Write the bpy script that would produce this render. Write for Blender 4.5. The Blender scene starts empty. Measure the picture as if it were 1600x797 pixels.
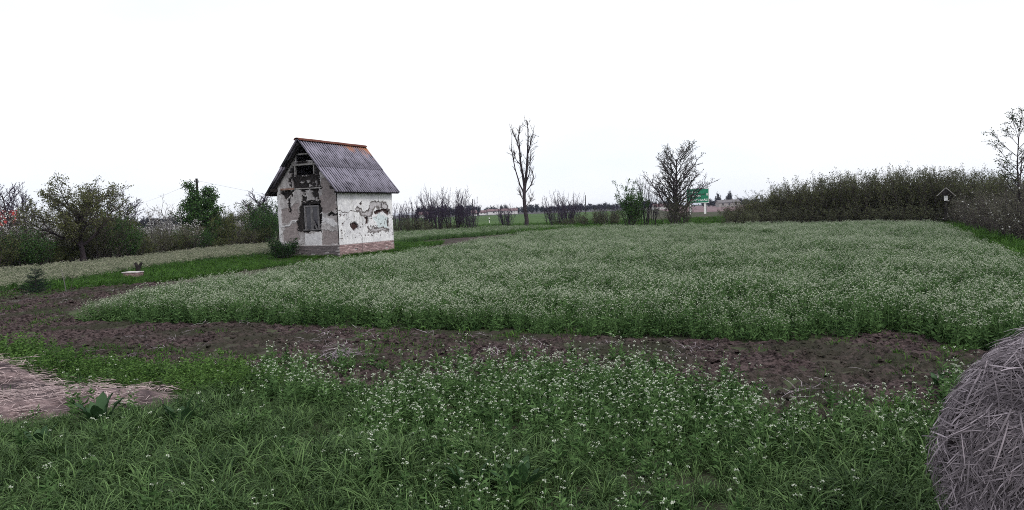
import bpy, math, random
import numpy as np
from mathutils import Matrix, Vector, Euler

# ------------------------------------------------------------------ camera, sky, sun
S = bpy.context.scene
C = S.collection
EYE = 2.0
FPX = 1155.0                                   # focal length in photo pixels (photo 1600 x 797)
PITCH = math.atan(68.5 / FPX); ROLL = math.radians(2.05)
FW = np.array([0, math.cos(PITCH), -math.sin(PITCH)])
U0 = np.array([0, math.sin(PITCH), math.cos(PITCH)]); R0 = np.array([1.0, 0, 0])
UP = U0 * math.cos(ROLL) + R0 * math.sin(ROLL)
RT = R0 * math.cos(ROLL) - U0 * math.sin(ROLL)
cam = bpy.data.cameras.new('camera'); cam.sensor_width = 36; cam.lens = FPX / 1600 * 36
cam.clip_start = 0.05; cam.clip_end = 12000
co = bpy.data.objects.new('camera', cam); C.objects.link(co)
m = Matrix.Identity(4)
for i in range(3):
    m[i][0], m[i][1], m[i][2] = RT[i], UP[i], -FW[i]
m[2][3] = EYE
co.matrix_world = m
S.camera = co

SUN_EL, SUN_AZ = math.radians(46), math.radians(136)    # azimuth clockwise from +Y
W = bpy.data.worlds.new('World'); S.world = W; W.use_nodes = True
nt = W.node_tree; nt.nodes.clear()
out = nt.nodes.new('ShaderNodeOutputWorld')
bgs = nt.nodes.new('ShaderNodeBackground'); bgs.inputs['Strength'].default_value = 0.10
bgc = nt.nodes.new('ShaderNodeBackground'); bgc.inputs['Strength'].default_value = 1.10
sky = nt.nodes.new('ShaderNodeTexSky'); sky.sky_type = 'NISHITA'; sky.sun_disc = False
sky.sun_elevation = SUN_EL; sky.sun_rotation = SUN_AZ; sky.air_density = 1.0; sky.dust_density = 3.0
nt.links.new(sky.outputs[0], bgs.inputs[0])
tc = nt.nodes.new('ShaderNodeTexCoord')
mp = nt.nodes.new('ShaderNodeMapping'); mp.inputs['Scale'].default_value = (1.2, 1.2, 3.5)
nz = nt.nodes.new('ShaderNodeTexNoise'); nz.inputs['Scale'].default_value = 1.6; nz.inputs['Detail'].default_value = 5
cr = nt.nodes.new('ShaderNodeValToRGB')
cr.color_ramp.elements[0].position = 0.30; cr.color_ramp.elements[0].color = (0.93, 1.00, 1.12, 1)
cr.color_ramp.elements[1].position = 0.62; cr.color_ramp.elements[1].color = (1.13, 1.12, 1.12, 1)
nt.links.new(tc.outputs['Generated'], mp.inputs[0]); nt.links.new(mp.outputs[0], nz.inputs['Vector'])
nt.links.new(nz.outputs['Fac'], cr.inputs[0]); nt.links.new(cr.outputs[0], bgc.inputs[0])
mx = nt.nodes.new('ShaderNodeMixShader'); mx.inputs[0].default_value = 0.86      # thick overcast over the clear sky
nt.links.new(bgs.outputs[0], mx.inputs[1]); nt.links.new(bgc.outputs[0], mx.inputs[2])
nt.links.new(mx.outputs[0], out.inputs[0])

sl = bpy.data.lights.new('sun', 'SUN'); sl.energy = 1.5; sl.angle = math.radians(11); sl.color = (1.0, 0.96, 0.9)
so = bpy.data.objects.new('sun', sl); C.objects.link(so)
sd = Vector((math.sin(SUN_AZ) * math.cos(SUN_EL), math.cos(SUN_AZ) * math.cos(SUN_EL), math.sin(SUN_EL)))
so.rotation_euler = sd.to_track_quat('Z', 'Y').to_euler(); so.location = (20, -20, 30)
vs = S.view_settings; vs.view_transform = 'Standard'; vs.look = 'None'; vs.exposure = 0.0; vs.gamma = 1.0
vs.use_curve_mapping = False
S.cycles.use_denoising = False; S.cycles.filter_width = 0.95
S.cycles.max_bounces = 5; S.cycles.diffuse_bounces = 2; S.cycles.transparent_max_bounces = 6

# ------------------------------------------------------------------ helpers
rng = np.random.default_rng(7); random.seed(7)

def ray(px, py):
    return FW + RT * (px - 800) / FPX - UP * (py - 398.5) / FPX
def G(px, py, z=0.0):                          # pixel -> point on the level z
    d = ray(px, py); t = (z - EYE) / d[2]
    return (d[0] * t, d[1] * t)
def HOR(px): return 330 - (px - 800) * math.tan(ROLL)
def X(px, D, py=None):                         # pixel column at distance D (metres along y) -> x
    d = ray(px, HOR(px) if py is None else py); return d[0] * D / d[1]
def Z(px, py, D):                              # height of a pixel at distance D
    d = ray(px, py); return EYE + d[2] * D / d[1]

def tag(o, label=None, cat=None, group=None, kind=None):
    if label: o['label'] = label
    if cat: o['category'] = cat
    if group: o['group'] = group
    if kind: o['kind'] = kind
    return o
def empty(name, loc=(0, 0, 0), rz=0.0):
    o = bpy.data.objects.new(name, None); C.objects.link(o)
    o.location = loc; o.rotation_euler = (0, 0, rz); o.empty_display_size = 0.2
    return o
def link(name, me, parent=None, loc=(0, 0, 0), rot=(0, 0, 0), scl=(1, 1, 1)):
    o = bpy.data.objects.new(name, me); C.objects.link(o); o.parent = parent
    o.location = loc; o.rotation_euler = rot; o.scale = scl
    return o
def copy_tree(o, parent=None):
    c = o.copy(); C.objects.link(c); c.parent = parent
    for ch in o.children: copy_tree(ch, c)
    return c

class MB:
    """collects quads / tris with a per-vertex value v, a colour and a material index"""
    def __init__(s): s.V = []; s.v = []; s.Q = []; s.T = []; s.qm = []; s.tm = []; s.col = []; s.n = 0
    def add(s, V, Q=None, T=None, m=0, v=None, col=None):
        V = np.asarray(V, float).reshape(-1, 3); k = len(V)
        s.V.append(V)
        s.v.append(np.full(k, random.random() if v is None else v) if np.ndim(v) == 0 else np.asarray(v, float))
        s.col.append(np.tile(np.array([1, 1, 1, 1.0]), (k, 1)) if col is None else col)
        if Q is not None and len(Q):
            Q = np.asarray(Q, int).reshape(-1, 4); s.Q.append(Q + s.n); s.qm.append(np.full(len(Q), m))
        if T is not None and len(T):
            T = np.asarray(T, int).reshape(-1, 3); s.T.append(T + s.n); s.tm.append(np.full(len(T), m))
        s.n += k
    def box(s, x0, x1, y0, y1, z0, z1, m=0, v=None, M=None):
        V = np.array([[x, y, z] for z in (z0, z1) for y in (y0, y1) for x in (x0, x1)], float)
        if M is not None: V = V @ np.array(M)[:3, :3].T + np.array(M)[:3, 3]
        s.add(V, [[0, 2, 3, 1], [4, 5, 7, 6], [0, 1, 5, 4], [2, 6, 7, 3], [0, 4, 6, 2], [1, 3, 7, 5]], m=m, v=v)
    def beam(s, a, b, w, h, m=0, v=None, up=(0, 0, 1)):
        a = np.array(a, float); b = np.array(b, float); d = b - a; L = np.linalg.norm(d); d /= L
        x = np.cross(d, up); x /= np.linalg.norm(x); z = np.cross(x, d)
        V = [p + x * sx * w / 2 + z * sz * h / 2 for p in (a, b) for sx in (-1, 1) for sz in (-1, 1)]
        s.add(V, [[0, 1, 3, 2], [4, 6, 7, 5], [0, 4, 5, 1], [2, 3, 7, 6], [0, 2, 6, 4], [1, 5, 7, 3]], m=m, v=v)
    def tube(s, P, R, sides=5, m=0, v=None, cap=True):
        P = np.asarray(P, float); R = np.asarray(R, float); n = len(P)
        d = P[-1] - P[0]; d = d / (np.linalg.norm(d) + 1e-9)
        a = np.cross(d, (0.31, 0.87, 0.2) if abs(d[1]) < 0.8 else (1, 0.1, 0.2)); a /= np.linalg.norm(a); b = np.cross(d, a)
        th = np.arange(sides) / sides * 2 * np.pi
        ring = np.cos(th)[:, None] * a + np.sin(th)[:, None] * b
        V = (P[:, None, :] + R[:, None, None] * ring[None]).reshape(-1, 3)
        i = np.arange(n - 1)[:, None] * sides; j = np.arange(sides)[None]; k = (j + 1) % sides
        Q = np.stack([i + j, i + k, i + sides + k, i + sides + j], -1).reshape(-1, 4)
        T = None
        if cap and sides > 3:
            T = [[(n - 1) * sides, (n - 1) * sides + q, (n - 1) * sides + q + 1] for q in range(1, sides - 1)]
        s.add(V, Q, T, m=m, v=v)
    def strip(s, P, Wd, side, m=0, v=None):    # ribbon along P
        P = np.asarray(P, float); Wd = np.asarray(Wd, float); side = np.asarray(side, float)
        side = side / (np.linalg.norm(side) + 1e-9)
        V = np.empty((2 * len(P), 3)); V[0::2] = P - side * Wd[:, None] / 2; V[1::2] = P + side * Wd[:, None] / 2
        Q = [[2 * i, 2 * i + 1, 2 * i + 3, 2 * i + 2] for i in range(len(P) - 1)]
        s.add(V, Q, m=m, v=v)
    def leaves(s, base, d, L, Wd, m=0, r=None, curl=0.15, v=None):   # many diamond leaves at once
        r = r or rng
        base = np.asarray(base, float); n = len(base)
        if n == 0: return
        d = d / (np.linalg.norm(d, axis=1, keepdims=True) + 1e-9)
        q = r.normal(size=(n, 3)); x = np.cross(d, q); x /= (np.linalg.norm(x, axis=1, keepdims=True) + 1e-9)
        nn = np.cross(x, d)
        L = np.broadcast_to(L, (n,))[:, None]; Wd = np.broadcast_to(Wd, (n,))[:, None]
        mid = base + d * L * 0.45 + nn * L * curl * 0.5
        V = np.stack([base, mid - x * Wd / 2, base + d * L - nn * L * curl * 0.4, mid + x * Wd / 2], 1).reshape(-1, 3)
        Q = np.arange(4 * n).reshape(n, 4)
        vv = np.repeat(r.random(n) if v is None else v, 4)
        s.add(V, Q, m=m, v=vv)
    def build(s, name, mats, parent=None, smooth=False, **kw):
        return link(name, s.mesh(name, mats, smooth), parent, **kw)
    def mesh(s, name, mats, smooth=False, col=False):
        V = np.concatenate(s.V); me = bpy.data.meshes.new(name)
        Q = np.concatenate(s.Q) if s.Q else np.zeros((0, 4), int)
        T = np.concatenate(s.T) if s.T else np.zeros((0, 3), int)
        mi = np.concatenate((s.qm or [np.zeros(0)]) + (s.tm or [np.zeros(0)])).astype(np.int32)
        lv = np.concatenate([Q.ravel(), T.ravel()]).astype(np.int32)
        ls = np.concatenate([np.arange(len(Q)) * 4, len(Q) * 4 + np.arange(len(T)) * 3]).astype(np.int32)
        me.vertices.add(len(V)); me.vertices.foreach_set('co', V.astype(np.float32).ravel())
        me.loops.add(len(lv)); me.loops.foreach_set('vertex_index', lv)
        me.polygons.add(len(ls)); me.polygons.foreach_set('loop_start', ls)
        me.polygons.foreach_set('material_index', mi)
        me.polygons.foreach_set('use_smooth', np.full(len(ls), smooth))
        a = me.attributes.new('v', 'FLOAT', 'POINT'); a.data.foreach_set('value', np.concatenate(s.v).astype(np.float32))
        if col:
            a = me.attributes.new('col', 'FLOAT_COLOR', 'POINT'); a.data.foreach_set('color', np.concatenate(s.col).astype(np.float32).ravel())
        for mt in (mats if isinstance(mats, (list, tuple)) else [mats]): me.materials.append(mt)
        me.update(calc_edges=True); me.validate()
        return me

def vnoise(x, y, seed=0):
    xi = np.floor(x).astype(np.int64); yi = np.floor(y).astype(np.int64); fx = x - xi; fy = y - yi
    fx = fx * fx * (3 - 2 * fx); fy = fy * fy * (3 - 2 * fy)
    def h(a, b):
        n = (a * 374761393 + b * 668265263 + seed * 1442695041) & 0xffffffff
        n = ((n ^ (n >> 13)) * 1274126177) & 0xffffffff
        return ((n ^ (n >> 16)) & 0xffff) / 65535.0
    return (h(xi, yi) * (1 - fx) + h(xi + 1, yi) * fx) * (1 - fy) + (h(xi, yi + 1) * (1 - fx) + h(xi + 1, yi + 1) * fx) * fy
def fbm(x, y, f=1.0, octv=4, seed=0):
    t = 0; a = 0.5; s = 0
    for o in range(octv):
        t = t + a * vnoise(np.asarray(x) * f, np.asarray(y) * f, seed + o * 17); s += a; a *= 0.5; f *= 2.03
    return t / s
def inside(poly, x, y):
    poly = np.asarray(poly); r = np.zeros(np.shape(x), bool); n = len(poly); j = n - 1
    for i in range(n):
        xi, yi = poly[i]; xj, yj = poly[j]
        c = ((yi > y) != (yj > y)) & (x < (xj - xi) * (y - yi) / (yj - yi + 1e-12) + xi)
        r ^= c; j = i
    return r
def edge_dist(poly, x, y):
    poly = np.asarray(poly, float); d = np.full(np.shape(x), 1e9)
    for i in range(len(poly)):
        a = poly[i]; b = poly[(i + 1) % len(poly)]; ab = b - a; L = ab @ ab + 1e-12
        t = np.clip(((x - a[0]) * ab[0] + (y - a[1]) * ab[1]) / L, 0, 1)
        d = np.minimum(d, np.hypot(x - a[0] - t * ab[0], y - a[1] - t * ab[1]))
    return d

# ------------------------------------------------------------------ materials
def newmat(name):
    mt = bpy.data.materials.new(name); mt.use_nodes = True; n = mt.node_tree; n.nodes.clear()
    o = n.nodes.new('ShaderNodeOutputMaterial'); return mt, n, o
def nd(n, t, **kw):
    x = n.nodes.new(t)
    for k, v in kw.items():
        if k in x.inputs: x.inputs[k].default_value = v
        else: setattr(x, k, v)
    return x
def c4(c): return (c[0], c[1], c[2], 1)

def leafmat(name, c1, c2, trans=0.3, rough=0.65, spec=0.07):
    mt, n, o = newmat(name)
    at = nd(n, 'ShaderNodeAttribute', attribute_name='v'); oi = nd(n, 'ShaderNodeObjectInfo')
    ad = nd(n, 'ShaderNodeMath', operation='MULTIPLY_ADD'); ad.inputs[1].default_value = 0.65
    r2 = nd(n, 'ShaderNodeMath', operation='MULTIPLY'); r2.inputs[1].default_value = 0.35
    n.links.new(at.outputs['Fac'], ad.inputs[0]); n.links.new(oi.outputs['Random'], r2.inputs[0]); n.links.new(r2.outputs[0], ad.inputs[2])
    mxc = nd(n, 'ShaderNodeMix', data_type='RGBA'); mxc.inputs[6].default_value = c4(c1); mxc.inputs[7].default_value = c4(c2)
    n.links.new(ad.outputs[0], mxc.inputs[0])
    b = nd(n, 'ShaderNodeBsdfPrincipled', Roughness=rough); b.inputs['Specular IOR Level'].default_value = spec
    n.links.new(mxc.outputs[2], b.inputs['Base Color'])
    if trans > 0:
        tr = nd(n, 'ShaderNodeBsdfTranslucent'); n.links.new(mxc.outputs[2], tr.inputs[0])
        ms = nd(n, 'ShaderNodeMixShader'); ms.inputs[0].default_value = trans
        n.links.new(b.outputs[0], ms.inputs[1]); n.links.new(tr.outputs[0], ms.inputs[2]); n.links.new(ms.outputs[0], o.inputs[0])
    else: n.links.new(b.outputs[0], o.inputs[0])
    return mt

def noisemat(name, c1, c2, scale=4.0, rough=0.9, bump=0.3, c3=None, scale3=0.4, spec=0.2, bscale=None, pos=False, dist=0.02, lo=0.35, hi=0.65):
    mt, n, o = newmat(name)
    tcn = nd(n, 'ShaderNodeNewGeometry') if pos else nd(n, 'ShaderNodeTexCoord')
    vec = tcn.outputs['Position'] if pos else tcn.outputs['Object']
    a = nd(n, 'ShaderNodeTexNoise', Scale=scale, Detail=8.0, Roughness=0.65); n.links.new(vec, a.inputs['Vector'])
    rp = nd(n, 'ShaderNodeValToRGB'); rp.color_ramp.elements[0].position = lo; rp.color_ramp.elements[1].position = hi
    rp.color_ramp.elements[0].color = c4(c1); rp.color_ramp.elements[1].color = c4(c2)
    n.links.new(a.outputs['Fac'], rp.inputs[0]); colo = rp.outputs[0]
    if c3 is not None:
        b3 = nd(n, 'ShaderNodeTexNoise', Scale=scale3, Detail=5.0); n.links.new(vec, b3.inputs['Vector'])
        mr = nd(n, 'ShaderNodeMapRange'); mr.inputs[1].default_value = 0.48; mr.inputs[2].default_value = 0.62
        n.links.new(b3.outputs['Fac'], mr.inputs[0])
        mm = nd(n, 'ShaderNodeMix', data_type='RGBA'); mm.inputs[7].default_value = c4(c3)
        n.links.new(mr.outputs[0], mm.inputs[0]); n.links.new(colo, mm.inputs[6]); colo = mm.outputs[2]
    b = nd(n, 'ShaderNodeBsdfPrincipled', Roughness=rough); b.inputs['Specular IOR Level'].default_value = spec
    n.links.new(colo, b.inputs['Base Color'])
    if bump:
        a2 = nd(n, 'ShaderNodeTexNoise', Scale=bscale or scale * 4, Detail=6.0); n.links.new(vec, a2.inputs['Vector'])
        bp = nd(n, 'ShaderNodeBump', Strength=bump, Distance=dist); n.links.new(a2.outputs['Fac'], bp.inputs['Height'])
        n.links.new(bp.outputs[0], b.inputs['Normal'])
    n.links.new(b.outputs[0], o.inputs[0])
    return mt

MAT = {}
MAT['grass'] = leafmat('grass_blade', (0.005, 0.022, 0.005), (0.175, 0.285, 0.105), 0.15, 0.6, 0.10)
MAT['grass_lush'] = leafmat('lush_grass', (0.01, 0.04, 0.005), (0.115, 0.235, 0.045), 0.18)
MAT['crop_leaf'] = leafmat('crop_leaf', (0.006, 0.028, 0.007), (0.135, 0.24, 0.085), 0.15)
MAT['crop_stem'] = leafmat('crop_stem', (0.05, 0.11, 0.035), (0.12, 0.2, 0.075), 0.1)
MAT['flower'] = leafmat('white_petal', (0.24, 0.31, 0.21), (0.80, 0.83, 0.72), 0.2)
MAT['crop_flower'] = leafmat('crop_petal', (0.20, 0.26, 0.16), (0.64, 0.67, 0.55), 0.2)
MAT['pod'] = leafmat('pale_seed_head', (0.08, 0.095, 0.06), (0.5, 0.5, 0.38), 0.2)
MAT['weed'] = leafmat('weed_leaf', (0.01, 0.04, 0.006), (0.14, 0.25, 0.065), 0.15)
MAT['dock'] = leafmat('dock_leaf', (0.022, 0.058, 0.022), (0.055, 0.11, 0.045), 0.1, 0.5, 0.2)
MAT['bark'] = noisemat('bark', (0.020, 0.015, 0.018), (0.06, 0.048, 0.055), 6, 0.95, 0.5)
MAT['bark_grey'] = noisemat('pale_bark', (0.09, 0.085, 0.09), (0.19, 0.18, 0.18), 6, 0.95, 0.4)
MAT['twig'] = noisemat('twig', (0.030, 0.024, 0.026), (0.10, 0.085, 0.085), 3, 0.9, 0)
MAT['twig_mauve'] = noisemat('mauve_twig', (0.030, 0.022, 0.042), (0.075, 0.06, 0.10), 3, 0.9, 0)
MAT['leaf_olive'] = leafmat('olive_leaf', (0.016, 0.024, 0.008), (0.17, 0.185, 0.075), 0.2)
MAT['leaf_green'] = leafmat('green_leaf', (0.008, 0.036, 0.008), (0.11, 0.21, 0.065), 0.2)
MAT['leaf_dark'] = leafmat('dark_leaf', (0.012, 0.030, 0.014), (0.035, 0.070, 0.028), 0.25)
MAT['leaf_grey'] = leafmat('grey_leaf', (0.022, 0.024, 0.018), (0.19, 0.185, 0.14), 0.2)
MAT['leaf_hedge'] = leafmat('hedge_leaf', (0.016, 0.019, 0.012), (0.165, 0.180, 0.105), 0.2)
MAT['leaf_blue'] = leafmat('far_leaf', (0.012, 0.016, 0.024), (0.035, 0.042, 0.055), 0.2)  # bluish haze of distance put into the leaf colour
MAT['blossom'] = leafmat('blossom', (0.50, 0.50, 0.50), (0.82, 0.80, 0.80), 0.3)
MAT['needle'] = leafmat('spruce_needle', (0.008, 0.020, 0.014), (0.030, 0.055, 0.035), 0.1)
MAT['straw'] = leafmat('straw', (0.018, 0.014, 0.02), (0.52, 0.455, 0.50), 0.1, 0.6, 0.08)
MAT['straw_pink'] = leafmat('fresh_straw', (0.12, 0.085, 0.09), (0.66, 0.53, 0.52), 0.15, 0.6)
MAT['straw_core'] = noisemat('straw_core', (0.022, 0.018, 0.022), (0.085, 0.07, 0.075), 30, 0.95, 0.8)  # darkened so the shade in gaps between straws is in the colour
MAT['soil'] = noisemat('tilled_soil', (0.014, 0.010, 0.010), (0.112, 0.082, 0.082), 15, 0.97, 1.0, c3=(0.042, 0.042, 0.030), scale3=0.55, bscale=40, pos=True, spec=0.1, lo=0.40, hi=0.62, dist=0.04)
MAT['ground'] = noisemat('meadow_ground', (0.030, 0.034, 0.022), (0.065, 0.080, 0.040), 1.3, 0.97, 0.5, c3=(0.060, 0.046, 0.044), scale3=0.25, pos=True, spec=0.1)
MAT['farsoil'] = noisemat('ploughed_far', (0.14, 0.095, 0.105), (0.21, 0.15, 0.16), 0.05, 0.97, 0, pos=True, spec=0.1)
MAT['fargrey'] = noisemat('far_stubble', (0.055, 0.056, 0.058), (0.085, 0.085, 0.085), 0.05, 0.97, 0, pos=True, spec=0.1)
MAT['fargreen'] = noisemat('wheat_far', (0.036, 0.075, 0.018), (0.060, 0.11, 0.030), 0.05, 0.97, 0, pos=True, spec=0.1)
MAT['wood_old'] = noisemat('old_wood', (0.16, 0.15, 0.15), (0.42, 0.40, 0.39), 8, 0.9, 0.4)
MAT['wood_win'] = noisemat('window_wood', (0.06, 0.057, 0.062), (0.24, 0.23, 0.24), 9, 0.9, 0.4)
MAT['wood_dark'] = noisemat('dark_wood', (0.010, 0.009, 0.009), (0.035, 0.030, 0.030), 8, 0.9, 0.4)
MAT['wood_rust'] = noisemat('rusty_beam', (0.14, 0.07, 0.05), (0.34, 0.24, 0.20), 7, 0.9, 0.4)
MAT['white'] = noisemat('white_paint', (0.62, 0.62, 0.62), (0.82, 0.82, 0.82), 4, 0.6, 0.1)
MAT['black'] = noisemat('black_paint', (0.012, 0.012, 0.012), (0.03, 0.03, 0.03), 4, 0.6, 0)
MAT['signgreen'] = noisemat('sign_green', (0.010, 0.155, 0.085), (0.016, 0.20, 0.11), 1.2, 0.4, 0)
MAT['metal'] = noisemat('galvanised', (0.30, 0.30, 0.31), (0.42, 0.42, 0.43), 5, 0.45, 0)
MAT['glass'] = noisemat('dusty_glass', (0.025, 0.025, 0.035), (0.07, 0.065, 0.08), 3, 0.25, 0, spec=0.6)
MAT['concrete'] = noisemat('concrete', (0.40, 0.37, 0.37), (0.62, 0.58, 0.58), 6, 0.9, 0.3)
MAT['pinkbrick'] = noisemat('pink_brick', (0.20, 0.12, 0.13), (0.36, 0.24, 0.25), 6, 0.9, 0.3)
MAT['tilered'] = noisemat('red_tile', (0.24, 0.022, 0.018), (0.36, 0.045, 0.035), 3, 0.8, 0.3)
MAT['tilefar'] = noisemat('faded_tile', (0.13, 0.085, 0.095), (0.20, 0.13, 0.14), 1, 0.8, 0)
MAT['plain'] = noisemat('lime_wash', (0.50, 0.49, 0.50), (0.74, 0.72, 0.73), 2.5, 0.95, 0.3)

# ------------------------------------------------------------------ scatter (stuff only)
def source(name, meshes):
    cl = bpy.data.collections.new(name)
    for i, me in enumerate(meshes):
        cl.objects.link(bpy.data.objects.new('%s_plant' % name, me))
    return cl
def scatter(name, coll, xy, z, scl, label, cat, tilt=0.12, var=None):
    n = len(xy); me = bpy.data.meshes.new(name); me.vertices.add(n)
    P = np.column_stack([xy, np.broadcast_to(z, (n,))]).astype(np.float32); me.vertices.foreach_set('co', P.ravel())
    rot = np.column_stack([rng.normal(0, tilt, n), rng.normal(0, tilt, n), rng.random(n) * 6.283]).astype(np.float32)
    a = me.attributes.new('rot', 'FLOAT_VECTOR', 'POINT'); a.data.foreach_set('vector', rot.ravel())
    a = me.attributes.new('scl', 'FLOAT', 'POINT'); a.data.foreach_set('value', np.broadcast_to(scl, (n,)).astype(np.float32))
    a = me.attributes.new('idx', 'INT', 'POINT'); a.data.foreach_set('value', (rng.integers(0, len(coll.objects), n) if var is None else var).astype(np.int32))
    o = link(name, me); tag(o, label, cat, kind='stuff')
    ng = bpy.data.node_groups.new(name + '_scatter', 'GeometryNodeTree')
    ng.interface.new_socket('Geometry', in_out='INPUT', socket_type='NodeSocketGeometry')
    ng.interface.new_socket('Geometry', in_out='OUTPUT', socket_type='NodeSocketGeometry')
    gi = ng.nodes.new('NodeGroupInput'); go = ng.nodes.new('NodeGroupOutput')
    ci = ng.nodes.new('GeometryNodeCollectionInfo'); ci.inputs['Collection'].default_value = coll
    ci.inputs['Separate Children'].default_value = True; ci.inputs['Reset Children'].default_value = True
    ip = ng.nodes.new('GeometryNodeInstanceOnPoints'); ip.inputs['Pick Instance'].default_value = True
    def at(nm, ty):
        q = ng.nodes.new('GeometryNodeInputNamedAttribute'); q.data_type = ty; q.inputs['Name'].default_value = nm
        return next(s for s in q.outputs if s.enabled and s.name == 'Attribute')
    L = ng.links.new
    L(gi.outputs[0], ip.inputs['Points']); L(ci.outputs[0], ip.inputs['Instance'])
    L(at('idx', 'INT'), ip.inputs['Instance Index']); L(at('rot', 'FLOAT_VECTOR'), ip.inputs['Rotation']); L(at('scl', 'FLOAT'), ip.inputs['Scale'])
    L(ip.outputs[0], go.inputs[0])
    md = o.modifiers.new('scatter', 'NODES'); md.node_group = ng
    return o
def fill(poly, dens, keep=None):
    poly = np.asarray(poly); x0, y0 = poly.min(0); x1, y1 = poly.max(0)
    n = int((x1 - x0) * (y1 - y0) * dens); x = rng.uniform(x0, x1, n); y = rng.uniform(y0, y1, n)
    k = inside(poly, x, y)
    if keep is not None: k &= rng.random(n) < keep(x, y)
    return np.column_stack([x[k], y[k]])

# ------------------------------------------------------------------ plant meshes
def grass_tuft(seed, nb=28, L=(0.12, 0.34), rad=0.075, w=0.0085, droop=1.2):
    r = np.random.default_rng(seed); b = MB()
    for i in range(nb):
        a = r.random() * 6.283; p = np.array([math.cos(a), math.sin(a), 0]) * rad * math.sqrt(r.random())
        az = a + r.normal(0, 0.9); hd = np.array([math.cos(az), math.sin(az), 0]); l = r.uniform(*L)
        lean = r.uniform(0.08, 0.5); P = [p]; el = math.pi / 2 - lean
        for k in range(5):
            p = p + (hd * math.cos(el) + np.array([0, 0, 1]) * math.sin(el)) * l / 5; P.append(p); el -= r.uniform(0.1, 0.35) * droop * (1 + k * 0.25)
        b.strip(P, np.array([0.8, 1, 0.95, 0.8, 0.5, 0.08]) * w * r.uniform(0.7, 1.3), np.cross(hd, (0, 0, 1)) + r.normal(0, 0.25, 3), v=r.random() ** 2.2)
    return b
def flower_head(b, p, r, size=0.014, n=7, fm=2):
    th = r.random(n) * 6.283; q = np.sqrt(r.random(n))
    off = np.column_stack([np.cos(th) * q, np.sin(th) * q, 0.55 * (1 - q * q) + r.normal(0, 0.1, n)]) * size
    d = off + r.normal(0, 0.006, (n, 3)) + np.array([0, 0, 0.004])
    b.leaves(p + off * 0.6, d, size * 0.95, size * 0.85, m=fm, r=r)
def flower_plant(b, base, h, r, nbr=4, nl=8, head=0.014, hn=7, leafL=0.06, fm=2, sw=0.0022):
    base = np.asarray(base, float); ln = r.normal(0, 0.10, 2)
    t = np.linspace(0, 1, 4); P = base + np.column_stack([ln[0] * h * t ** 1.5, ln[1] * h * t ** 1.5, h * t])
    b.tube(P, np.array([1.2, 1, 0.8, 0.5]) * sw, 3, m=1, cap=False); flower_head(b, P[-1], r, head, hn, fm)
    for k in range(nbr):
        u = r.uniform(0.45, 0.85); q = base + np.array([ln[0] * h * u ** 1.5, ln[1] * h * u ** 1.5, h * u])
        a = r.random() * 6.283; l = h * (1.02 - u) * r.uniform(0.7, 1.0); e = q + np.array([math.cos(a) * l * 0.45, math.sin(a) * l * 0.45, l * 0.85])
        b.tube([q, (q + e) / 2 + r.normal(0, 0.006, 3), e], np.array([0.8, 0.6, 0.4]) * sw, 3, m=1, cap=False)
        flower_head(b, e, r, head * r.uniform(0.7, 1), hn, fm)
    u = r.uniform(0.02, 0.8, nl) ** 1.1; a = r.random(nl) * 6.283
    q = base + np.column_stack([ln[0] * h * u ** 1.5, ln[1] * h * u ** 1.5, h * u])
    d = np.column_stack([np.cos(a), np.sin(a), r.uniform(0.1, 0.9, nl)])
    b.leaves(q, d, leafL * (1.3 - u) * r.uniform(0.7, 1.2, nl), leafL * 0.34 * (1.2 - u), m=0, r=r, curl=0.25)
def crop_clump(seed, n=9, h=(0.38, 0.58), fm='crop_flower', rad=0.22, head=0.0165, hn=4, leafL=0.11, nl=14, nbr=3):
    r = np.random.default_rng(seed); b = MB()
    for i in range(n):
        a = r.random() * 6.283; q = rad * math.sqrt(r.random())
        flower_plant(b, (q * math.cos(a), q * math.sin(a), 0), r.uniform(*h), r, nbr=nbr, nl=nl, head=head, hn=hn, leafL=leafL, sw=0.003)
    return b.mesh('crop_clump', [MAT['crop_leaf'], MAT['crop_stem'], MAT[fm]])
def weed_mound(seed, h=0.26, rad=0.24, n=34):
    r = np.random.default_rng(seed); b = MB()
    for i in range(n):
        a = r.random() * 6.283; q = rad * math.sqrt(r.random()); l = h * r.uniform(0.6, 1.1) * (1.1 - 0.5 * q / rad)
        p0 = np.array([q * math.cos(a), q * math.sin(a), 0]); p1 = p0 + np.array([math.cos(a) * 0.06, math.sin(a) * 0.06, l]) + r.normal(0, 0.02, 3)
        b.tube([p0, (p0 + p1) / 2, p1], [0.002, 0.002, 0.001], 3, m=1, cap=False)
        k = 16; u = r.uniform(0.2, 1.05, k); az = r.random(k) * 6.283
        d = np.column_stack([np.cos(az), np.sin(az), r.uniform(-0.1, 0.8, k)])
        b.leaves(p0 + (p1 - p0) * u[:, None], d, r.uniform(0.022, 0.042, k), r.uniform(0.010, 0.019, k), m=0, r=r)
    return b.mesh('weed_mound', [MAT['weed'], MAT['crop_stem']])

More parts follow.
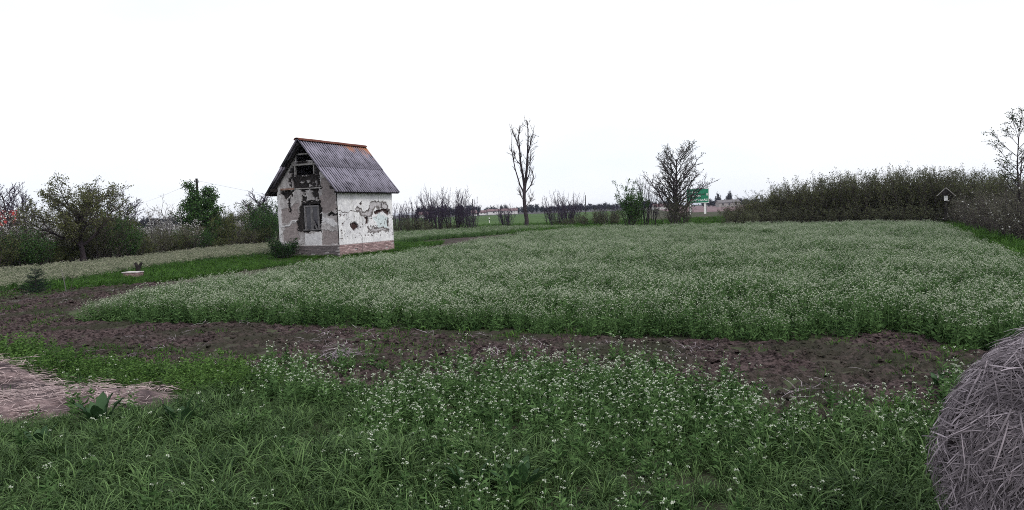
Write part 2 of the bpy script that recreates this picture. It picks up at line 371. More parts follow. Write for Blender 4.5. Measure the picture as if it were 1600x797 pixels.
SRC = {}
SRC['grass'] = source('grass_source', [grass_tuft(s).mesh('grass_tuft', MAT['grass']) for s in range(5)])
SRC['grass_lush'] = source('lush_source', [grass_tuft(20 + s, 40, (0.15, 0.34), 0.13, 0.010).mesh('lush_tuft', MAT['grass_lush']) for s in range(4)])
SRC['grass_low'] = source('low_grass_source', [grass_tuft(40 + s, 22, (0.03, 0.09), 0.09, 0.006).mesh('low_tuft', MAT['grass_lush']) for s in range(3)])
SRC['crop'] = source('crop_source', [crop_clump(60 + s, nbr=(0, 0, 1, 2, 3, 4)[s], hn=(2, 3, 3, 4, 4, 4)[s]) for s in range(6)])
SRC['pale'] = source('pale_source', [crop_clump(80 + s, 9, (0.25, 0.42), 'pod', 0.24, 0.028, 6, 0.07, 6) for s in range(4)])
SRC['weed'] = source('weed_source', [weed_mound(100 + s) for s in range(4)])
def fl_mesh(s):
    r = np.random.default_rng(s); b = MB()
    for k in range(3): flower_plant(b, (r.normal(0, 0.07), r.normal(0, 0.07), 0), r.uniform(0.18, 0.42), r, nbr=int(r.integers(0, 3)), nl=20, head=0.0125, hn=7, leafL=0.085)
    return b.mesh('flower_plant', [MAT['crop_leaf'], MAT['crop_stem'], MAT['flower']])
SRC['flower'] = source('flower_source', [fl_mesh(120 + s) for s in range(9)])
def bush_leaf(s):                                # broad-leaved seedling
    r = np.random.default_rng(s); b = MB(); k = 16; a = r.random(k) * 6.283
    d = np.column_stack([np.cos(a), np.sin(a), r.uniform(0.1, 1.4, k)])
    b.leaves(np.column_stack([np.cos(a) * 0.01, np.sin(a) * 0.01, r.uniform(0, 0.10, k)]), d, r.uniform(0.04, 0.095, k), r.uniform(0.014, 0.03, k), r=r, curl=0.3)
    return b.mesh('seedling', [MAT['crop_leaf']])
SRC['seedling'] = source('seedling_source', [bush_leaf(140 + s) for s in range(4)])
def litter(s, L=(0.06, 0.22), n=5, mt='straw'):
    r = np.random.default_rng(s); b = MB()
    for k in range(n):
        a = r.random() * 6.283; d = np.array([math.cos(a), math.sin(a), r.normal(0, 0.15)]); l = r.uniform(*L)
        p = np.array([r.normal(0, 0.05), r.normal(0, 0.05), 0.012]); sd_ = np.cross(d, (0, 0, 1))
        b.strip([p, p + d * l / 2 + sd_ * r.normal(0, 0.02) + (0, 0, 0.01), p + d * l + sd_ * r.normal(0, 0.04)], [0.004, 0.005, 0.002], sd_ + r.normal(0, 0.3, 3), v=r.uniform(0.25, 0.95))
    return b.mesh('straw_litter', [MAT[mt]])
SRC['litter'] = source('litter_source', [litter(160 + s, (0.03, 0.2), 6) for s in range(5)])
SRC['mat'] = source('strawmat_source', [litter(170 + s, (0.08, 0.26), 22, 'straw_pink') for s in range(5)])
def clod(s):
    r = np.random.default_rng(s); b = MB(); th = np.arange(6) / 6 * 6.283
    V = [[0, 0, 0.6]]
    for z, rr in ((0.35, 0.75), (-0.2, 1.0)):
        V += [[math.cos(t) * rr * r.uniform(0.7, 1.2), math.sin(t) * rr * r.uniform(0.7, 1.2), z + r.normal(0, 0.12)] for t in th]
    T = [[0, 1 + i, 1 + (i + 1) % 6] for i in range(6)]; Q = [[1 + i, 7 + i, 7 + (i + 1) % 6, 1 + (i + 1) % 6] for i in range(6)]
    T += [[7, 7 + i + 1, 7 + i] for i in range(1, 5)]
    b.add(np.array(V) * 0.03, Q, T); return b.mesh('clod', [MAT['soil']])
SRC['clod'] = source('clod_source', [clod(180 + s) for s in range(5)])

# ------------------------------------------------------------------ setting: ground sheets
b = MB(); b.add([[-6000, -400, 0], [6000, -400, 0], [6000, 9000, 0], [-6000, 9000, 0]], [[0, 1, 2, 3]])
g = b.build('ground', MAT['ground']); tag(g, kind='structure')
def sheet(name, poly, z, mt):
    b = MB(); me = bpy.data.meshes.new(name)
    me.from_pydata([(x, y, z) for x, y in poly], [], [list(range(len(poly)))]); me.materials.append(mt); me.update()
    o = link(name, me); tag(o, kind='structure'); return o
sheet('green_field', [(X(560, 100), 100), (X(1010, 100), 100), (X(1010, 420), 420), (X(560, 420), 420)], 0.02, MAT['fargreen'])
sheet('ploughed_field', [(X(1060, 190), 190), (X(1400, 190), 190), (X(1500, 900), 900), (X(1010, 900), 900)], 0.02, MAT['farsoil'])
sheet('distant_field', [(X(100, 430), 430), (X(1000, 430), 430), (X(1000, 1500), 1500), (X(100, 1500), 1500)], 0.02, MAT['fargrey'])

NEAR = [(0, 575), (130, 580), (300, 590), (420, 600), (520, 618), (600, 622), (700, 612), (850, 598), (950, 602), (1050, 618), (1120, 640), (1200, 668), (1260, 684), (1350, 676), (1450, 664), (1510, 640), (1700, 640)]
FIELD_NEAR = [(128, 503), (250, 507), (400, 509), (600, 515), (800, 524), (1000, 531), (1200, 537), (1320, 530), (1380, 521), (1440, 527), (1490, 548), (1600, 560), (1800, 575)]
# tilled strip with real clods
xs = np.arange(-13.5, 12.5, 0.05); ys = np.arange(5.2, 26, 0.05)
gx, gy = np.meshgrid(xs, ys)
soil_poly = [G(*p) for p in [(-200, 600)] + NEAR] + [G(1900, 560)] + [G(*p) for p in FIELD_NEAR[::-1]] + [G(95, 492), G(150, 468), G(250, 443), G(180, 441), G(60, 452), G(-200, 466)]
hh = (fbm(gx, gy, 3.0, 4, 3) - 0.5) * 0.09 + (fbm(gx, gy, 9.0, 2, 9) - 0.5) * 0.16
ed = edge_dist(soil_poly, gx, gy); ins = inside(soil_poly, gx, gy)
sdist = np.where(ins, ed, -ed)
zz = 0.02 + hh * np.clip(sdist / 0.3 + 0.6, 0, 1) + np.clip(sdist / 0.5, -1, 0) * 0.09
nx, ny = len(xs), len(ys); idx = np.arange(nx * ny).reshape(ny, nx)
Q = np.stack([idx[:-1, :-1], idx[:-1, 1:], idx[1:, 1:], idx[1:, :-1]], -1).reshape(-1, 4)
keepq = (sdist > -0.6)[:-1, :-1].ravel(); Q = Q[keepq]
u, inv = np.unique(Q, return_inverse=True)
b = MB(); b.add(np.column_stack([gx.ravel(), gy.ravel(), zz.ravel()])[u], inv.reshape(-1, 4))
o = b.build('tilled_soil', MAT['soil'], smooth=False); tag(o, kind='structure')
def soilz(x, y): return 0.02 + (fbm(x, y, 3.0, 4, 3) - 0.5) * 0.09 + (fbm(x, y, 9.0, 2, 9) - 0.5) * 0.16
# narrow bare strip beyond the big field
sheet('bare_strip', [G(640, 398), G(700, 390), G(790, 378), G(860, 367), G(860, 362.5), G(760, 369.5), G(690, 374.5), G(640, 382)], 0.03, MAT['soil'])

# ------------------------------------------------------------------ the ruined house
A = np.array([-8.64, 37.0]); TH = math.radians(23.5)
ex = np.array([math.cos(TH), -math.sin(TH)]); ey = np.array([math.sin(TH), math.cos(TH)])
HWD, HDP = 1.85, 2.5
hc = A - ex * HWD + ey * HDP
house = empty('old_house', (hc[0], hc[1], 0), -TH)
tag(house, 'small derelict white plastered house with steep corrugated roof standing in the field', 'house')
EAVE, RIDGE = 3.28, 5.95
SL = (RIDGE - EAVE) / 2.2                              # roof slope (eave 0.35 m outside the wall)
def wall_top(x): return RIDGE - 0.10 - SL * abs(x)

def wallmat(name):
    mt, n, o = newmat(name)
    at = nd(n, 'ShaderNodeAttribute', attribute_name='col'); g2 = nd(n, 'ShaderNodeTexCoord')
    a = nd(n, 'ShaderNodeTexNoise', Scale=9.0, Detail=9.0, Roughness=0.7); n.links.new(g2.outputs['Object'], a.inputs['Vector'])
    mr = nd(n, 'ShaderNodeMapRange'); mr.inputs[1].default_value = 0.3; mr.inputs[2].default_value = 0.7; mr.inputs[3].default_value = 0.66; mr.inputs[4].default_value = 1.14
    n.links.new(a.outputs['Fac'], mr.inputs[0])
    mm = nd(n, 'ShaderNodeMix', data_type='RGBA', blend_type='MULTIPLY'); mm.inputs[0].default_value = 1.0
    n.links.new(at.outputs['Color'], mm.inputs[6]); n.links.new(mr.outputs[0], mm.inputs[7])
    b_ = nd(n, 'ShaderNodeBsdfPrincipled', Roughness=0.95); b_.inputs['Specular IOR Level'].default_value = 0.1
    n.links.new(mm.outputs[2], b_.inputs['Base Color'])
    a2 = nd(n, 'ShaderNodeTexNoise', Scale=35.0, Detail=6.0); n.links.new(g2.outputs['Object'], a2.inputs['Vector'])
    bp = nd(n, 'ShaderNodeBump', Strength=0.5, Distance=0.02); n.links.new(a2.outputs['Fac'], bp.inputs['Height']); n.links.new(bp.outputs[0], b_.inputs['Normal'])
    n.links.new(b_.outputs[0], o.inputs[0]); return mt
MAT['wall'] = wallmat('crumbling_plaster')

def relief_wall(name, x0, x1, top, holes, layers, axis, pos, res=0.03, zmin=0.55, base_thick=0.0):
    """grid wall in local (s, z); layers(s, z) -> colour (N,3), depth (N); axis 'front' faces -y at y=pos, 'right' faces +x at x=pos"""
    s_ = np.arange(x0, x1 + 1e-6, (x1 - x0) / round((x1 - x0) / res)); zt = max(top(v) for v in s_)
    z_ = np.arange(zmin, zt + res, res)
    gs, gz = np.meshgrid(s_, z_); ns, nz_ = len(s_), len(z_)
    tp = np.array([top(v) for v in s_])[None]
    gz2 = np.minimum(gz, tp)
    colr, dep = layers(gs, gz2)
    cs = (gs[:-1, :-1] + gs[1:, 1:]) / 2; cz = (gz[:-1, :-1] + gz[1:, 1:]) / 2
    ok = (gz[:-1, :-1] < np.minimum(tp[:, :-1], tp[:, 1:]) + 0.02)
    for (a0, a1, c0, c1) in holes: ok &= ~((cs > a0) & (cs < a1) & (cz > c0) & (cz < c1))
    idx = np.arange(ns * nz_).reshape(nz_, ns)
    Q = np.stack([idx[:-1, :-1], idx[:-1, 1:], idx[1:, 1:], idx[1:, :-1]], -1)[ok]
    if axis == 'front': V = np.column_stack([gs.ravel(), pos - dep.ravel(), gz2.ravel()])
    else: V = np.column_stack([pos + dep.ravel(), gs.ravel(), gz2.ravel()])
    u, inv = np.unique(Q, return_inverse=True)
    b = MB(); cc = np.column_stack([colr.reshape(-1, 3), np.ones(colr.size // 3)])
    b.add(V[u], inv.reshape(-1, 4), v=0.5, col=cc[u])
    return link(name, b.mesh(name, MAT['wall'], False, True), house)

def gp(Xc, Yc):                                         # crop coordinates of the gable study -> local x, z
    return ((Xc + (735 - Yc) * 0.0357 - 280) / 92.0, (735 - Yc) / 109.0)
def sp(Xc, Yc):                                         # same for the side wall -> local y, z
    t = (Xc - 450) / 310.0; zb = 728 - 42 * t; sc = 106 - 13 * t
    return (-2.5 + 5.0 * t, (zb - Yc) / sc)
def lerp3(a, b_, t): return np.asarray(a) * (1 - t[..., None]) + np.asarray(b_) * t[..., None]
def smooth(a, b_, x): t = np.clip((x - a) / (b_ - a), 0, 1); return t * t * (3 - 2 * t)

DARKG = [[gp(*p) for p in q] for q in [
    [(165, 300), (185, 215), (215, 195), (330, 200), (352, 250), (345, 300), (352, 350), (330, 372), (180, 352)],
    [(118, 352), (190, 350), (186, 402), (160, 392), (150, 408), (120, 385)],
    [(285, 352), (325, 350), (350, 412), (318, 420)],
    [(235, 355), (268, 358), (272, 425), (240, 430)],
    [(158, 400), (176, 402), (170, 490), (160, 470)],
    [(213, 540), (222, 470), (232, 425), (352, 418), (358, 480), (350, 595), (216, 592)],
    [(438, 470), (446, 500), (420, 520), (385, 505), (410, 480)]]]
GREY2 = [[gp(*p) for p in q] for q in [
    [(120, 470), (215, 425), (218, 520), (125, 545)], [(130, 560), (218, 540), (222, 640), (132, 655)],
    [(355, 585), (445, 590), (448, 668), (360, 668)], [(352, 300), (420, 320), (440, 400), (438, 470), (360, 500), (350, 420)]]]
def gable_layers(s, z):
    wx = s + (fbm(s, z, 4, 4, 21) - 0.5) * 0.35; wz = z + (fbm(s, z, 4, 4, 31) - 0.5) * 0.35
    n1 = fbm(s, z, 2.2, 5, 41); n2 = fbm(s, z, 6, 4, 51); n3 = fbm(s, z, 16, 3, 61)
    col = lerp3((0.31, 0.29, 0.295), (0.55, 0.53, 0.54), smooth(0.35, 0.62, n1 * 0.6 + n2 * 0.4))
    col = lerp3(col, (0.19, 0.165, 0.17), smooth(0.52, 0.62, n2) * 0.55)
    dep = 0.030 + (n3 - 0.5) * 0.012
    for q in GREY2:                                     # second coat fallen: pinkish under-render
        k = inside(q, wx, wz); c2 = lerp3((0.20, 0.17, 0.172), (0.36, 0.315, 0.315), n3)
        col = np.where(k[..., None], c2, col); dep = np.where(k, 0.016 + (n3 - 0.5) * 0.012, dep)
    wht = (s < -1.66 + (n2 - 0.5) * 0.25) | ((z < 1.25 + (n2 - 0.5) * 0.3) & (s > -0.2) & (s < 0.85)) | ((np.abs(z - 2.05 - s * 0.25 - (n1 - 0.5) * 0.5) < 0.05) & (s < -0.3)) | ((np.abs(z - 1.75 - (n1 - 0.5) * 0.7) < 0.16) & (s > 0.85))
    col = np.where(wht[..., None], lerp3((0.50, 0.49, 0.52), (0.74, 0.73, 0.75), n2), col); dep = np.where(wht, 0.040 + (n3 - 0.5) * 0.01, dep)
    dk = np.zeros(s.shape, bool)
    for q in DARKG: dk |= inside(q, wx, wz)
    dk |= (z > 4.95) & (n2 < 0.5)
    island = dk & (n2 * 0.6 + n1 * 0.4 > 0.60)
    dk &= ~island
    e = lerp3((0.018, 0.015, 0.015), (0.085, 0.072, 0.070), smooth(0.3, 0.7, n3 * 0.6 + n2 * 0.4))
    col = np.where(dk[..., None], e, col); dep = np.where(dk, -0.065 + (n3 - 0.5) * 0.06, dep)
    return col, dep
WIN = (-0.30, 0.78, 1.40, 2.72)
ATT = (-0.60, 0.56, 4.22, 4.68)
SLOT = (-0.50, 0.50, 4.92, 5.22)
TOPH = (-0.38, 0.38, 5.30, 5.75)
relief_wall('gable_wall', -HWD, HWD, wall_top, [WIN, ATT, SLOT, TOPH], gable_layers, 'front', -HDP)

HOLES = [[sp(*p) for p in q] for q in [
    [(513, 552), (530, 543), (550, 552), (552, 570), (535, 582), (516, 574)],
    [(594, 516), (604, 508), (612, 520), (609, 540), (599, 540)],
    [(652, 482), (668, 470), (690, 476), (697, 440), (702, 452), (700, 478), (672, 492), (655, 496)],
    [(703, 472), (725, 470), (748, 482), (745, 492), (715, 484)],
    [(724, 524), (733, 522), (735, 556), (728, 558)], [(571, 438), (578, 438), (577, 449), (572, 448)]]]
GREYS = [[sp(*p) for p in q] for q in [
    [(542, 478), (556, 470), (590, 482), (622, 470), (632, 438), (650, 428), (668, 436), (690, 426), (722, 432), (742, 478), (735, 492), (690, 470), (660, 462), (640, 486), (612, 500), (585, 500), (560, 494)],
    [(610, 565), (640, 575), (690, 560), (735, 570), (690, 585), (640, 592), (615, 585)]]]
BLUE = [sp(*p) for p in [(640, 505), (700, 492), (735, 510), (725, 560), (660, 560)]]
def side_layers(s, z):
    wx = s + (fbm(s, z, 3.5, 4, 22) - 0.5) * 0.42; wz = z + (fbm(s, z, 3.5, 4, 32) - 0.5) * 0.42
    n1 = fbm(s, z, 1.6, 5, 42); n2 = fbm(s, z, 6, 4, 52); n3 = fbm(s, z, 15, 3, 62)
    col = lerp3((0.68, 0.68, 0.71), (0.86, 0.86, 0.88), smooth(0.3, 0.6, n1 * 0.5 + n2 * 0.5))
    st = smooth(0.60, 0.75, fbm(s * 3.0, z * 0.5, 2.0, 4, 77)); col = lerp3(col, (0.46, 0.46, 0.46), st * 0.5)
    dep = 0.032 + (n3 - 0.5) * 0.010
    wash = smooth(2.9, 3.35, z + (n1 - 0.5) * 0.5) * 0.5; col = lerp3(col, (0.55, 0.60, 0.52), wash)
    k = inside(BLUE, wx, wz); col = np.where(k[..., None], np.array((0.68, 0.76, 0.78)), col); dep = np.where(k, 0.024, dep)
    for q in GREYS:
        ed = edge_dist(q, wx, wz); k = inside(q, wx, wz)
        rim = (ed < 0.05); col = np.where(rim[..., None], lerp3((0.10, 0.09, 0.09), (0.30, 0.28, 0.28), n3), col)
        col = np.where((k & ~rim)[..., None], lerp3((0.42, 0.40, 0.42), (0.62, 0.60, 0.62), n2), col); dep = np.where(k, 0.006 + (n3 - .5) * .012, dep)
    hx = s + (fbm(s, z, 5, 3, 23) - 0.5) * 0.25; hz = z + (fbm(s, z, 5, 3, 33) - 0.5) * 0.25
    for q in HOLES:
        k = inside(q, hx, hz) | (edge_dist(q, hx, hz) < 0.03)
        col = np.where(k[..., None], lerp3((0.02, 0.013, 0.013), (0.10, 0.06, 0.055), n3), col); dep = np.where(k, -0.07 + (n3 - .5) * .05, dep)
    spk = (fbm(s, z, 9, 3, 88) > 0.72) & (z > 0.9) & (z < 2.4); col = np.where(spk[..., None], np.array((0.16, 0.13, 0.13)), col); dep = np.where(spk, -0.01, dep)
    crack = (np.abs(z - 2.28 - (fbm(s, z * 0, 3, 4, 91) - .5) * .25) < 0.018) & (s < -0.6); col = np.where(crack[..., None], np.array((0.2, 0.18, 0.18)), col); dep = np.where(crack, 0.0, dep)
    return col, dep
relief_wall('side_wall', -HDP, HDP, lambda s: 3.62, [], side_layers, 'right', HWD)
b = MB(); b.box(-HWD, -HWD + 0.35, -HDP + 0.36, HDP, 0.0, 3.62); o = b.build('far_side_wall', MAT['plain'], house)
b = MB()
P5 = [(-HWD, 0), (HWD, 0), (HWD, 3.6), (0, RIDGE - 0.12), (-HWD, 3.6)]
V = [(x, HDP, z) for x, z in P5] + [(x, HDP - 0.3, z) for x, z in P5]
b.add(V, [[0, 1, 2, 4], [5, 9, 7, 6]], [[2, 3, 4], [7, 9, 8]]); b.build('back_wall', MAT['plain'], house)
b = MB()                                                # wall core: thickness behind the front relief, split round the openings
def core(x0, x1, z0, z1): b.box(x0, x1, -HDP + 0.05, -HDP + 0.33, z0, z1)
core(-HWD + .04, WIN[0], 0.1, 3.6); core(WIN[1], HWD - .04, 0.1, 3.6); core(WIN[0], WIN[1], 0.1, WIN[2]); core(WIN[0], WIN[1], WIN[3], 3.6)
core(-1.75, ATT[0], 3.6, 3.62); core(-1.0, -0.62, 3.62, 4.6); core(0.58, 1.0, 3.62, 4.6); core(-0.6, 0.56, 3.62, ATT[2]); core(-0.6, 0.56, ATT[3], SLOT[2])
b.build('wall_core', MAT['wood_dark'], house)
b = MB(); b.box(HWD - 0.3, HWD - 0.08, -HDP + 0.34, HDP - 0.31, 0.1, 3.6); b.build('wall_core', MAT['wood_dark'], house)
# plinth of single bricks
pl = MB(); pl.box(-HWD + 0.002, HWD + 0.028, -HDP - 0.028, HDP - 0.01, -0.1, 0.60)
MAT['mortar'] = noisemat('mortar', (0.30, 0.28, 0.28), (0.55, 0.52, 0.52), 10, 0.95, 0.4)
plinth = pl.build('plinth', MAT['mortar'], house)
def brickmat(name, c1, c2):
    mt, n, o = newmat(name); oi = nd(n, 'ShaderNodeObjectInfo'); tcx = nd(n, 'ShaderNodeNewGeometry')
    a = nd(n, 'ShaderNodeTexNoise', Scale=14.0, Detail=5.0); n.links.new(tcx.outputs['Position'], a.inputs['Vector'])
    ad = nd(n, 'ShaderNodeMath', operation='MULTIPLY_ADD'); ad.inputs[1].default_value = 0.6; n.links.new(oi.outputs['Random'], ad.inputs[0])
    sb = nd(n, 'ShaderNodeMath', operation='MULTIPLY'); sb.inputs[1].default_value = 0.6; n.links.new(a.outputs['Fac'], sb.inputs[0]); n.links.new(sb.outputs[0], ad.inputs[2])
    mm = nd(n, 'ShaderNodeMix', data_type='RGBA'); mm.inputs[6].default_value = c4(c1); mm.inputs[7].default_value = c4(c2); n.links.new(ad.outputs[0], mm.inputs[0])
    p_ = nd(n, 'ShaderNodeBsdfPrincipled', Roughness=0.95); n.links.new(mm.outputs[2], p_.inputs['Base Color']); n.links.new(p_.outputs[0], o.inputs[0]); return mt
MAT['brick'] = brickmat('brick', (0.12, 0.06, 0.06), (0.52, 0.38, 0.38))
MAT['brick_sooty'] = brickmat('sooty_brick', (0.055, 0.048, 0.052), (0.16, 0.135, 0.14))
def brickmesh(L, mt, sd_):
    r = np.random.default_rng(sd_); b = MB(); q = 0.006
    V = []
    for z in (0, 0.062):
        for y in (0, 0.05): V += [[0, y, z], [L, y, z]]
    V = np.array(V, float); V += r.normal(0, 0.003, V.shape)
    b.add(V, [[0, 2, 3, 1], [4, 5, 7, 6], [0, 1, 5, 4], [2, 6, 7, 3], [0, 4, 6, 2], [1, 3, 7, 5]]); return b.mesh('brick', mt)
BR = [[brickmesh(l, MAT['brick'], 5 + i) for i, l in enumerate((0.235, 0.235, 0.11))], [brickmesh(l, MAT['brick_sooty'], 5 + i) for i, l in enumerate((0.235, 0.235, 0.11))]]
for side in (0, 1):
    Ltot = 2 * HDP if side == 0 else 2 * HWD
    for row in range(8):
        xx = 0.0 if row % 2 == 0 else -0.125
        while xx < Ltot - 0.05:
            st = max(xx, 0.0); half = xx < 0 or xx + 0.235 > Ltot
            if not (random.random() < 0.03):
                me = BR[side][2 if half else random.randint(0, 1)]
                if side == 0: o = link('brick', me, plinth, (HWD + 0.062 + random.uniform(-.006, .006), -HDP + st, row * 0.076 + 0.0), (0, 0, math.pi / 2))
                else: o = link('brick', me, plinth, (-HWD + st, -HDP - 0.062 + random.uniform(-.006, .006), row * 0.076 + 0.0))
            xx += 0.25
b = MB(); b.box(HWD - .02, HWD + 0.045, -HDP - .03, HDP, 0.602, 0.632); b.box(-HWD, HWD - .022, -HDP - 0.045, -HDP + .02, 0.602, 0.632); b.build('plinth_ledge', MAT['mortar'], house)
# window
win = empty('window'); win.parent = house; win.location = (0.24, -HDP + 0.03, 1.40)
def wpart(name, mt, *boxes, v=None):
    b = MB()
    for q in boxes: b.box(*q)
    return b.build(name, mt, win)
w2, hw_ = 0.46, 1.26
wpart('frame', MAT['wood_win'], (-w2, -w2 + 0.07, -0.02, 0.06, 0.04, hw_))
wpart('frame', MAT['wood_win'], (w2 - 0.07, w2, -0.02, 0.06, 0.04, hw_))
wpart('frame', MAT['wood_win'], (-w2 + .071, w2 - .071, -0.018, 0.06, hw_ - 0.08, hw_))
wpart('sill', MAT['wood_win'], (-w2 - 0.06, w2 + 0.08, -0.07, 0.08, -0.01, 0.038))
wpart('mullion', MAT['wood_win'], (-0.03, 0.04, -0.015, 0.05, 0.04, hw_ - 0.081))
wpart('sash', MAT['wood_win'], (-w2 + .075, -w2 + .115, 0.0, 0.04, 0.05, hw_ - .085), (-0.075, -0.035, 0.0, 0.04, 0.05, hw_ - .085))
wpart('sash', MAT['wood_win'], (0.045, 0.085, 0.0, 0.04, 0.05, hw_ - .085), (w2 - .115, w2 - .075, 0.0, 0.04, 0.05, hw_ - .085))
wpart('pane', MAT['glass'], (-w2 + .116, -0.076, 0.015, 0.02, 0.05, hw_ - .086))
wpart('pane', MAT['glass'], (0.086, w2 - .116, 0.015, 0.02, 0.28, hw_ - .086))
b = MB(); b.beam((0.10, -0.05, 0.50), (0.36, -0.09, 0.05), 0.03, 0.09); o = b.build('loose_board', MAT['wood_win'], win)
# attic framing
def hbox(name, mt, *q):
    b = MB(); b.box(*q); return b.build(name, mt, house)
hbox('lintel', MAT['wood_old'], -0.72, 0.70, -HDP - 0.09, -HDP + 0.1, 4.70, 4.78)
hbox('attic_post', MAT['wood_old'], -0.66, -0.58, -HDP - 0.06, -HDP + 0.05, 4.24, 4.698)
hbox('attic_post', MAT['wood_old'], 0.54, 0.60, -HDP - 0.06, -HDP + 0.05, 4.24, 4.698)
hbox('collar_beam', MAT['wood_old'], -0.50, 0.50, -HDP - 0.07, -HDP + 0.06, 5.235, 5.30)
hbox('old_beam', MAT['wood_rust'], -1.60, -0.75, -HDP - 0.07, -HDP + 0.02, 3.49, 3.58)
hbox('old_beam', MAT['wood_old'], -0.74, 0.95, -HDP - 0.045, -HDP + 0.02, 3.50, 3.55)
hbox('attic_floor', MAT['wood_dark'], -HWD + .36, HWD - .31, -HDP + .34, HDP - .31, 3.3, 3.4)
# roof
MATR, n, o_ = newmat('corrugated_sheet')
gpn = nd(n, 'ShaderNodeNewGeometry'); tcx = nd(n, 'ShaderNodeTexCoord')
a = nd(n, 'ShaderNodeTexNoise', Scale=2.5, Detail=6.0, Roughness=0.6); n.links.new(gpn.outputs['Position'], a.inputs['Vector'])
rp = nd(n, 'ShaderNodeValToRGB'); rp.color_ramp.elements[0].position = 0.35; rp.color_ramp.elements[1].position = 0.68
rp.color_ramp.elements[0].color = (0.022, 0.020, 0.028, 1); rp.color_ramp.elements[1].color = (0.27, 0.255, 0.32, 1)
va = nd(n, 'ShaderNodeAttribute', attribute_name='v')          # corrugation shade put into the colour: troughs darker, crests lighter
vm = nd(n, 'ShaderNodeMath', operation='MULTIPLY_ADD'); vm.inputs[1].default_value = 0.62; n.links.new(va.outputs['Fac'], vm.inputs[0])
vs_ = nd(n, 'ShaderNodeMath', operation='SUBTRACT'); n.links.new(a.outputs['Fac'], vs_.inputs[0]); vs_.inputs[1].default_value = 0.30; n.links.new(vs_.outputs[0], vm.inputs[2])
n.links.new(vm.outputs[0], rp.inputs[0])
# orange lichen growing down from the ridge, more towards the back
sx = nd(n, 'ShaderNodeSeparateXYZ'); n.links.new(gpn.outputs['Position'], sx.inputs[0])
a2 = nd(n, 'ShaderNodeTexNoise', Scale=1.7, Detail=7.0, Roughness=0.65); n.links.new(gpn.outputs['Position'], a2.inputs['Vector'])
m1 = nd(n, 'ShaderNodeMath', operation='MULTIPLY_ADD'); n.links.new(sx.outputs[1], m1.inputs[0]); m1.inputs[1].default_value = 0.28; m1.inputs[2].default_value = -11.45
m2 = nd(n, 'ShaderNodeMath', operation='MULTIPLY_ADD'); n.links.new(sx.outputs[2], m2.inputs[0]); m2.inputs[1].default_value = 1.15; n.links.new(m1.outputs[0], m2.inputs[2])
m3 = nd(n, 'ShaderNodeMath', operation='MULTIPLY_ADD'); n.links.new(a2.outputs['Fac'], m3.inputs[0]); m3.inputs[1].default_value = 2.2; n.links.new(m2.outputs[0], m3.inputs[2])
mr = nd(n, 'ShaderNodeMapRange'); mr.inputs[1].default_value = 7.6 ; mr.inputs[2].default_value = 8.2; n.links.new(m3.outputs[0], mr.inputs[0])
mm = nd(n, 'ShaderNodeMix', data_type='RGBA'); mm.inputs[7].default_value = (0.40, 0.17, 0.085, 1); n.links.new(mr.outputs[0], mm.inputs[0]); n.links.new(rp.outputs[0], mm.inputs[6])
bs = nd(n, 'ShaderNodeBsdfPrincipled', Roughness=0.85); bs.inputs['Specular IOR Level'].default_value = 0.25
n.links.new(mm.outputs[2], bs.inputs['Base Color']); n.links.new(bs.outputs[0], o_.inputs[0]); MAT['sheet'] = MATR
MAT['ridge'] = noisemat('rusty_ridge', (0.075, 0.026, 0.022), (0.21, 0.085, 0.06), 5, 0.85, 0.4)

roof = empty('roof'); roof.parent = house; roof.location = (0, 0, 0)
slope_len = math.hypot(2.2, RIDGE - EAVE) + 0.02; ang = math.atan(SL)
Y0, Y1 = -HDP - 0.55, HDP + 0.32; ncol = 6; colw = (Y1 - Y0) / ncol; half = slope_len / 2 + 0.06
def sheet_mesh(seed):
    b = MB(); waves = 5; k = waves * 8 + 1; r = np.random.default_rng(seed)
    yy = np.linspace(0, colw + 0.03, k); zt = 0.036 * np.cos(np.linspace(0, waves * 2 * np.pi * (colw + 0.03) / colw, k))
    V = []; 
    for t in (0, half):
        V += [[t, y, z + 0.0] for y, z in zip(yy, zt)]
    for t in (0, half):
        V += [[t, y, z - 0.012] for y, z in zip(yy, zt)]
    Q = [[i, i + 1, k + i + 1, k + i] for i in range(k - 1)] + [[2 * k + i, 3 * k + i, 3 * k + i + 1, 2 * k + i + 1] for i in range(k - 1)]
    Q += [[k + i, k + i + 1, 3 * k + i + 1, 3 * k + i] for i in range(k - 1)] + [[i + 1, i, 2 * k + i, 2 * k + i + 1] for i in range(k - 1)] + [[0, k, 3 * k, 2 * k], [k - 1, 3 * k - 1, 4 * k - 1, 2 * k - 1]]
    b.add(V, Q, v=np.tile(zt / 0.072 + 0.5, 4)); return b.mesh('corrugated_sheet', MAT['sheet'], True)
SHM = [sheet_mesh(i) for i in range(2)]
for sgn in (1, -1):
    for r_ in range(2):
        for c_ in range(ncol):
            t0 = 0.0 if r_ == 0 else half - 0.12
            lift = 0.03 if r_ == 0 else 0.0                # upper row laps over the lower
            px_ = math.cos(ang) * t0 + math.sin(ang) * lift; pz = RIDGE - math.sin(ang) * t0 + math.cos(ang) * lift
            yb = Y0 + c_ * colw
            if sgn > 0: rot = (0, ang + (0.0055 if r_ == 0 else 0) + random.uniform(-.002, .002), 0); loc = (px_, yb, pz + 0.004 * (c_ % 2))
            else: rot = (0, ang + random.uniform(-.002, .002), math.pi); loc = (-px_, yb + colw + 0.03, pz + 0.004 * (c_ % 2))
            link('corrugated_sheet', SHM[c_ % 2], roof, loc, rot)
rcap = MB(); th = np.linspace(-0.2, math.pi + 0.2, 11); L = (Y1 - Y0) / 6
for o2 in (0.0, L + 0.04): rcap.add([[math.cos(t) * 0.17, o2, math.sin(t) * 0.11 - 0.04] for t in th], v=0.5)
